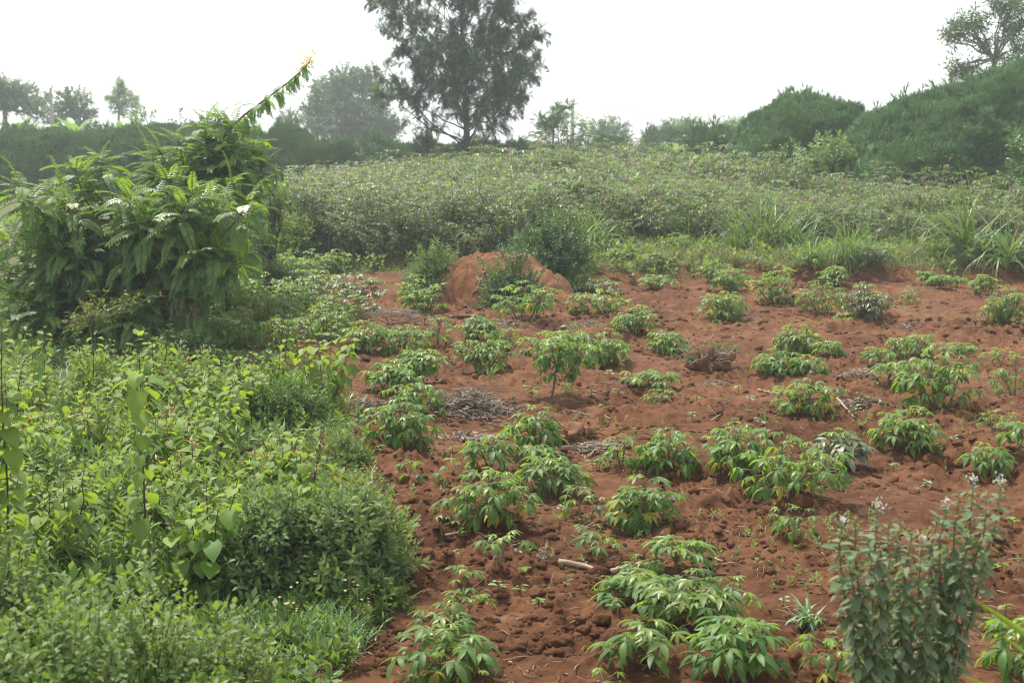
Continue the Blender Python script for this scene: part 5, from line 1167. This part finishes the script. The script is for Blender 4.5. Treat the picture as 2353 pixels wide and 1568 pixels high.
tree('slender_tree', 'slender pale tree with drooping foliage on two thin stems', 280, 105, [(278, 190, 10), (272, 205, 13), (288, 215, 12), (255, 225, 11), (268, 230, 12), (290, 238, 11), (308, 228, 10), (312, 245, 10), (262, 250, 10), (282, 260, 9), (310, 262, 8)], SPR_HANG, .30, 420, ['far_light', 'bark_pale'], 'bark_pale', 2404, .12, .5)
tree('small_tree', 'small dark tree between the leaning flower stem and the round tree', 665, 135, [(652, 272, 13), (672, 268, 14), (690, 280, 12), (665, 288, 16)], SPR_FAR, .5, 110, FL, 'bark_grey', 2405, .15)
tree('far_tree', 'far hazy tree right of the palmate-leaved sapling', 1395, 130, [(1375, 296, 14), (1400, 290, 16), (1425, 295, 14), (1395, 312, 20), (1430, 315, 14), (1362, 315, 14)], SPR_FAR, .55, 110, FL, 'bark_grey', 2406, .18)
tree('far_tree', 'far hazy tree where the wire meets the treetops', 1580, 125, [(1560, 290, 14), (1585, 285, 15), (1605, 298, 13), (1575, 305, 20), (1545, 306, 12), (1610, 315, 14)], SPR_FAR, .55, 120, ['far_light', 'bark_grey'], 'bark_grey', 2407, .18)
tree('far_tree', 'far pale tree right before the slope of the domed hedge', 1690, 128, [(1665, 292, 14), (1690, 290, 14), (1715, 290, 14), (1735, 285, 12), (1680, 306, 18), (1720, 308, 18)], SPR_FAR, .55, 120, ['far_light', 'bark_grey'], 'bark_grey', 2408, .18)
tree('far_tree', 'tiny far tree tip on the skyline hedge hump', 1530, 120, [(1528, 284, 7), (1530, 294, 8), (1524, 302, 9)], SPR_FAR, .35, 300, FL, 'bark_grey', 2409, .1)
tree('tall_tree', 'open-crowned tall tree behind the largest hedge, leaning limbs showing', 2275, 60, [(2240, 45, 22), (2212, 52, 16), (2190, 72, 16), (2200, 85, 14), (2225, 75, 18), (2180, 95, 9), (2250, 92, 16), (2262, 120, 10), (2205, 150, 16), (2185, 162, 12), (2225, 165, 18), (2200, 182, 10), (2310, 30, 24), (2330, 65, 24), (2310, 90, 20), (2345, 110, 22), (2330, 135, 16), (2300, 5, 22), (2340, -10, 24), (2370, 40, 26), (2275, 170, 12), (2290, 148, 12)], SPR_HANG, .42, 210, ['far_leaf', 'bark_pale'], 'bark_pale', 2410, .10, .55)
tree('ferny_sapling', 'thin ferny-leaved sapling between the big spreading tree and the palmate-leaved one', 1270, 66, [(1302, 242, 9), (1288, 252, 10), (1278, 268, 12), (1262, 285, 13), (1250, 300, 13), (1240, 275, 9)], FERN, .34, 700, ['grevillea', 'bark_brown'], 'bark_brown', 2411, .05)

def palmate_sapling():
    rs = np.random.RandomState(2420); d = 68; x = (1298 - VW / 2) / FPX * d; z = gz(x, d); O = np.array([x, d, z]); root = thing('palmate_leaved_sapling', 'bright palmate-leaved sapling standing above the thicket crest', 'sapling', O); g = Geo(); s = Geo(); BIG = cassava_leaf(R(20), 7, 1.0, 0)
    for px, py in [(1300, 262), (1275, 280), (1320, 285), (1340, 300), (1255, 305), (1290, 300), (1310, 318), (1265, 330), (1335, 330), (1350, 290), (1240, 330), (1295, 340)]:
        c = at_y(px, py, d + rs.uniform(-.7, .7)) - O; s.tube(curve((0, 0, .2), c, .05, 6, .02, rs), np.linspace(.04, .012, 6), 4)
        for _ in range(34): g.add(BIG, rotz(rs.uniform(0, 7)), [c + rs.normal(0, .22, 3)], rs.uniform(.16, .28))
    s.build('stem', ['bark_grey'], root); g.build('foliage', ['far_light', 'petiole'], root)
palmate_sapling()

BAN = strip(1, .27, 7, 1.0, .22, [(0, .2), (.12, .8), (.4, 1), (.8, .8), (1, .06)])
def banana(px, top, d, seed, label, upright=.5):
    rs = np.random.RandomState(seed); x = (px - VW / 2) / FPX * d; z = gz(x, d); H = at_y(px, top, d)[2] - z; root = thing('banana_plant', label, 'banana plant', (x, d, z), 'banana plants beyond the hedge'); t = Geo(); t.tube(curve((0, 0, -.1), (.1, 0, H * .55), 0, 6, .01, rs), np.linspace(.15, .08, 6), 7); t.build('trunk', ['stem_green'], root); g = Geo()
    for j in range(8):
        a = 2.4 * j + rs.rand(); el = rs.uniform(.5, 1.4) if rs.rand() > .3 else rs.uniform(1.2, 1.5); g.add(BAN, frames([[math.cos(a) * math.cos(el), math.sin(a) * math.cos(el), math.sin(el)]], roll=np.array([rs.uniform(-.5, .5)])), [[.1, 0, H * .5]], H * rs.uniform(.42, .55))
    g.build('leaves', ['banana_leaf'], root)
for i, (px, top, lab) in enumerate([(10, 262, 'banana plant at the frame edge below the thorn tree'), (48, 250, 'banana plant with a tilted leaf under the thorn tree'), (95, 262, 'banana plant between thorn tree and utility pole'), (140, 262, 'banana plant in front of the wooden utility pole'), (180, 246, 'banana plant with one broad upright leaf, brightest of its row'), (240, 276, 'low banana plant left of the slender pale tree'), (285, 252, 'banana plant at the foot of the slender pale tree'), (330, 262, 'banana plant at the end of the row beside a bare twig'), ]): banana(px, top, 88, 2500 + i, lab)
banana(1543, 308, 72, 2520, 'single pale banana shoot above the thicket near the hedge shoulder')
leafbush_px('leafy_bush', 'light bushy growth at the end of the banana row', 340, 268, 320, 70, 84, SPR_FAR, .6, 160, ['far_light', 'stem_dark'], 2531)
leafbush_px('leafy_bush', 'dark twiggy bush tops above the long low hedge', 425, 276, 320, 90, 70, SPR_FAR, .5, 150, ['far_leaf', 'stem_dark'], 2532, up=1)

# ------------------------------------------------------------------ poles and wire
def pole(px, top, d, label, seed, ins=True):
    x = (px - VW / 2) / FPX * d; z = gz(x, d); H = at_y(px, top, d)[2] - z; root = thing('utility_pole', label, 'utility pole', (x, d, z), 'utility poles'); g = Geo(); g.tube([[0, 0, -.3], [0, 0, H * .5], [0, 0, H]], [.16, .14, .11], 8); g.build('post', ['concrete'], root)
    if ins:
        b = Geo(); v, t = ico(1); b.raw(np.array([[a, c, e] for e in (0, .55) for a, c in ((-.2, -.15), (.2, -.15), (.2, .15), (-.2, .15))]) + (-.18, -.12, H - .85), [[0, 3, 2, 1], [4, 5, 6, 7], [0, 1, 5, 4], [1, 2, 6, 5], [2, 3, 7, 6], [3, 0, 4, 7]]); b.build('junction_box', ['concrete'], root, smooth=False)
    i = Geo(); i.tube([[.06, 0, H - .05], [.12, 0, H + .12], [.12, 0, H + .26]], [.03, .05, .04], 6); i.build('insulator', ['concrete'], root); return np.array([x + .12, d, z + H + .15])
pa = pole(132, 203, 105, 'utility pole with a junction box among the banana plants', 1); pb = pole(1313, 238, 98, 'plain utility pole top behind the palmate-leaved sapling', 2, False)
def wire(label, a, b, sag):
    t = np.linspace(0, 1, 40)[:, None]; P = a + (b - a) * t; P[:, 2] -= (sag * 4 * t * (1 - t))[:, 0]; o = P[0].copy(); g = Geo(); g.tube(P - o, .013, 5); tag(g.build('overhead_wire', ['cable'], loc=o), label, 'wire', 'overhead wires')
wire('overhead wire sagging between the two utility poles', pa, pb, .95)
wire('overhead wire running down from the plain pole toward far trees', pb, at_y(1800, 308, 100), .12)
wire('overhead wire leaving the boxed pole toward the thorn tree', at_y(-60, 238, 112), pa, .2)

# ------------------------------------------------------------------ air, light, camera
def haze():
    m, nt, N, Lk = newmat('haze_air'); out = N.new('ShaderNodeOutputMaterial'); v = N.new('ShaderNodeVolumePrincipled'); v.inputs['Color'].default_value = (.86, .94, 1.0, 1); v.inputs['Density'].default_value = HAZE; v.inputs['Anisotropy'].default_value = .35
    Lk.new(v.outputs[0], out.inputs['Volume']); MATS['haze_air'] = m
    x, y0, y1, z0, z1 = 300, -300, 300, -1.3, 13
    g = Geo(); g.raw([[-x, y0, z0], [x, y0, z0], [x, y1, z0], [-x, y1, z0], [-x, y0, z1], [x, y0, z1], [x, y1, z1], [-x, y1, z1]], [[0, 3, 2, 1], [4, 5, 6, 7], [0, 1, 5, 4], [1, 2, 6, 5], [2, 3, 7, 6], [3, 0, 4, 7]])
    tag(g.build('haze', ['haze_air'], smooth=False), 'pale humid haze over the fields', kind='stuff')
HAZE = .0012; VEIL = 7.5
haze()
sv, az, el = sun_dir()
w = bpy.data.worlds.new('World'); scene.world = w; w.use_nodes = True; nt = w.node_tree; bg = nt.nodes['Background']
sky = nt.nodes.new('ShaderNodeTexSky'); sky.sky_type = 'NISHITA'; sky.sun_disc = False; sky.sun_elevation = el; sky.sun_rotation = az; sky.air_density = 1.0; sky.dust_density = 1.6; sky.ozone_density = 1.0; sky.altitude = 0
hs = nt.nodes.new('ShaderNodeHueSaturation'); hs.inputs['Saturation'].default_value = .30; nt.links.new(sky.outputs[0], hs.inputs['Color']); mxv = nt.nodes.new('ShaderNodeMixRGB'); mxv.inputs[0].default_value = .36; mxv.inputs[2].default_value = (VEIL, VEIL * 1.03, VEIL * 1.06, 1); nt.links.new(hs.outputs[0], mxv.inputs[1]); nt.links.new(mxv.outputs[0], bg.inputs[0]); bg.inputs[1].default_value = .15
sl = bpy.data.lights.new('sun', 'SUN'); sl.energy = 4.2; sl.angle = R(3); sl.color = (1, .94, .84); so = bpy.data.objects.new('sun', sl); COL.objects.link(so); so.rotation_euler = Vector(-sv).to_track_quat('-Z', 'Y').to_euler(); so.location = (0, 0, 30)
cd = bpy.data.cameras.new('camera'); cam = bpy.data.objects.new('camera', cd); COL.objects.link(cam); cam.location = CAM; cam.rotation_euler = (PI / 2 - TH, 0, 0); cd.sensor_width = 36; cd.lens = FPX / VW * 36; cd.clip_end = 3000; cd.clip_start = .05
cd.dof.use_dof = True; cd.dof.focus_distance = 13; cd.dof.aperture_fstop = 3.8
scene.camera = cam
scene.view_settings.view_transform = 'Standard'; scene.view_settings.look = 'None'; scene.view_settings.gamma = 1; scene.view_settings.exposure = EXPO if 'EXPO' in globals() else .78
scene.cycles.filter_width = 1.1; scene.cycles.max_bounces = 6; scene.cycles.diffuse_bounces = 3; scene.cycles.glossy_bounces = 2; scene.cycles.transmission_bounces = 3; scene.cycles.volume_bounces = 1; scene.cycles.caustics_reflective = False; scene.cycles.caustics_refractive = False
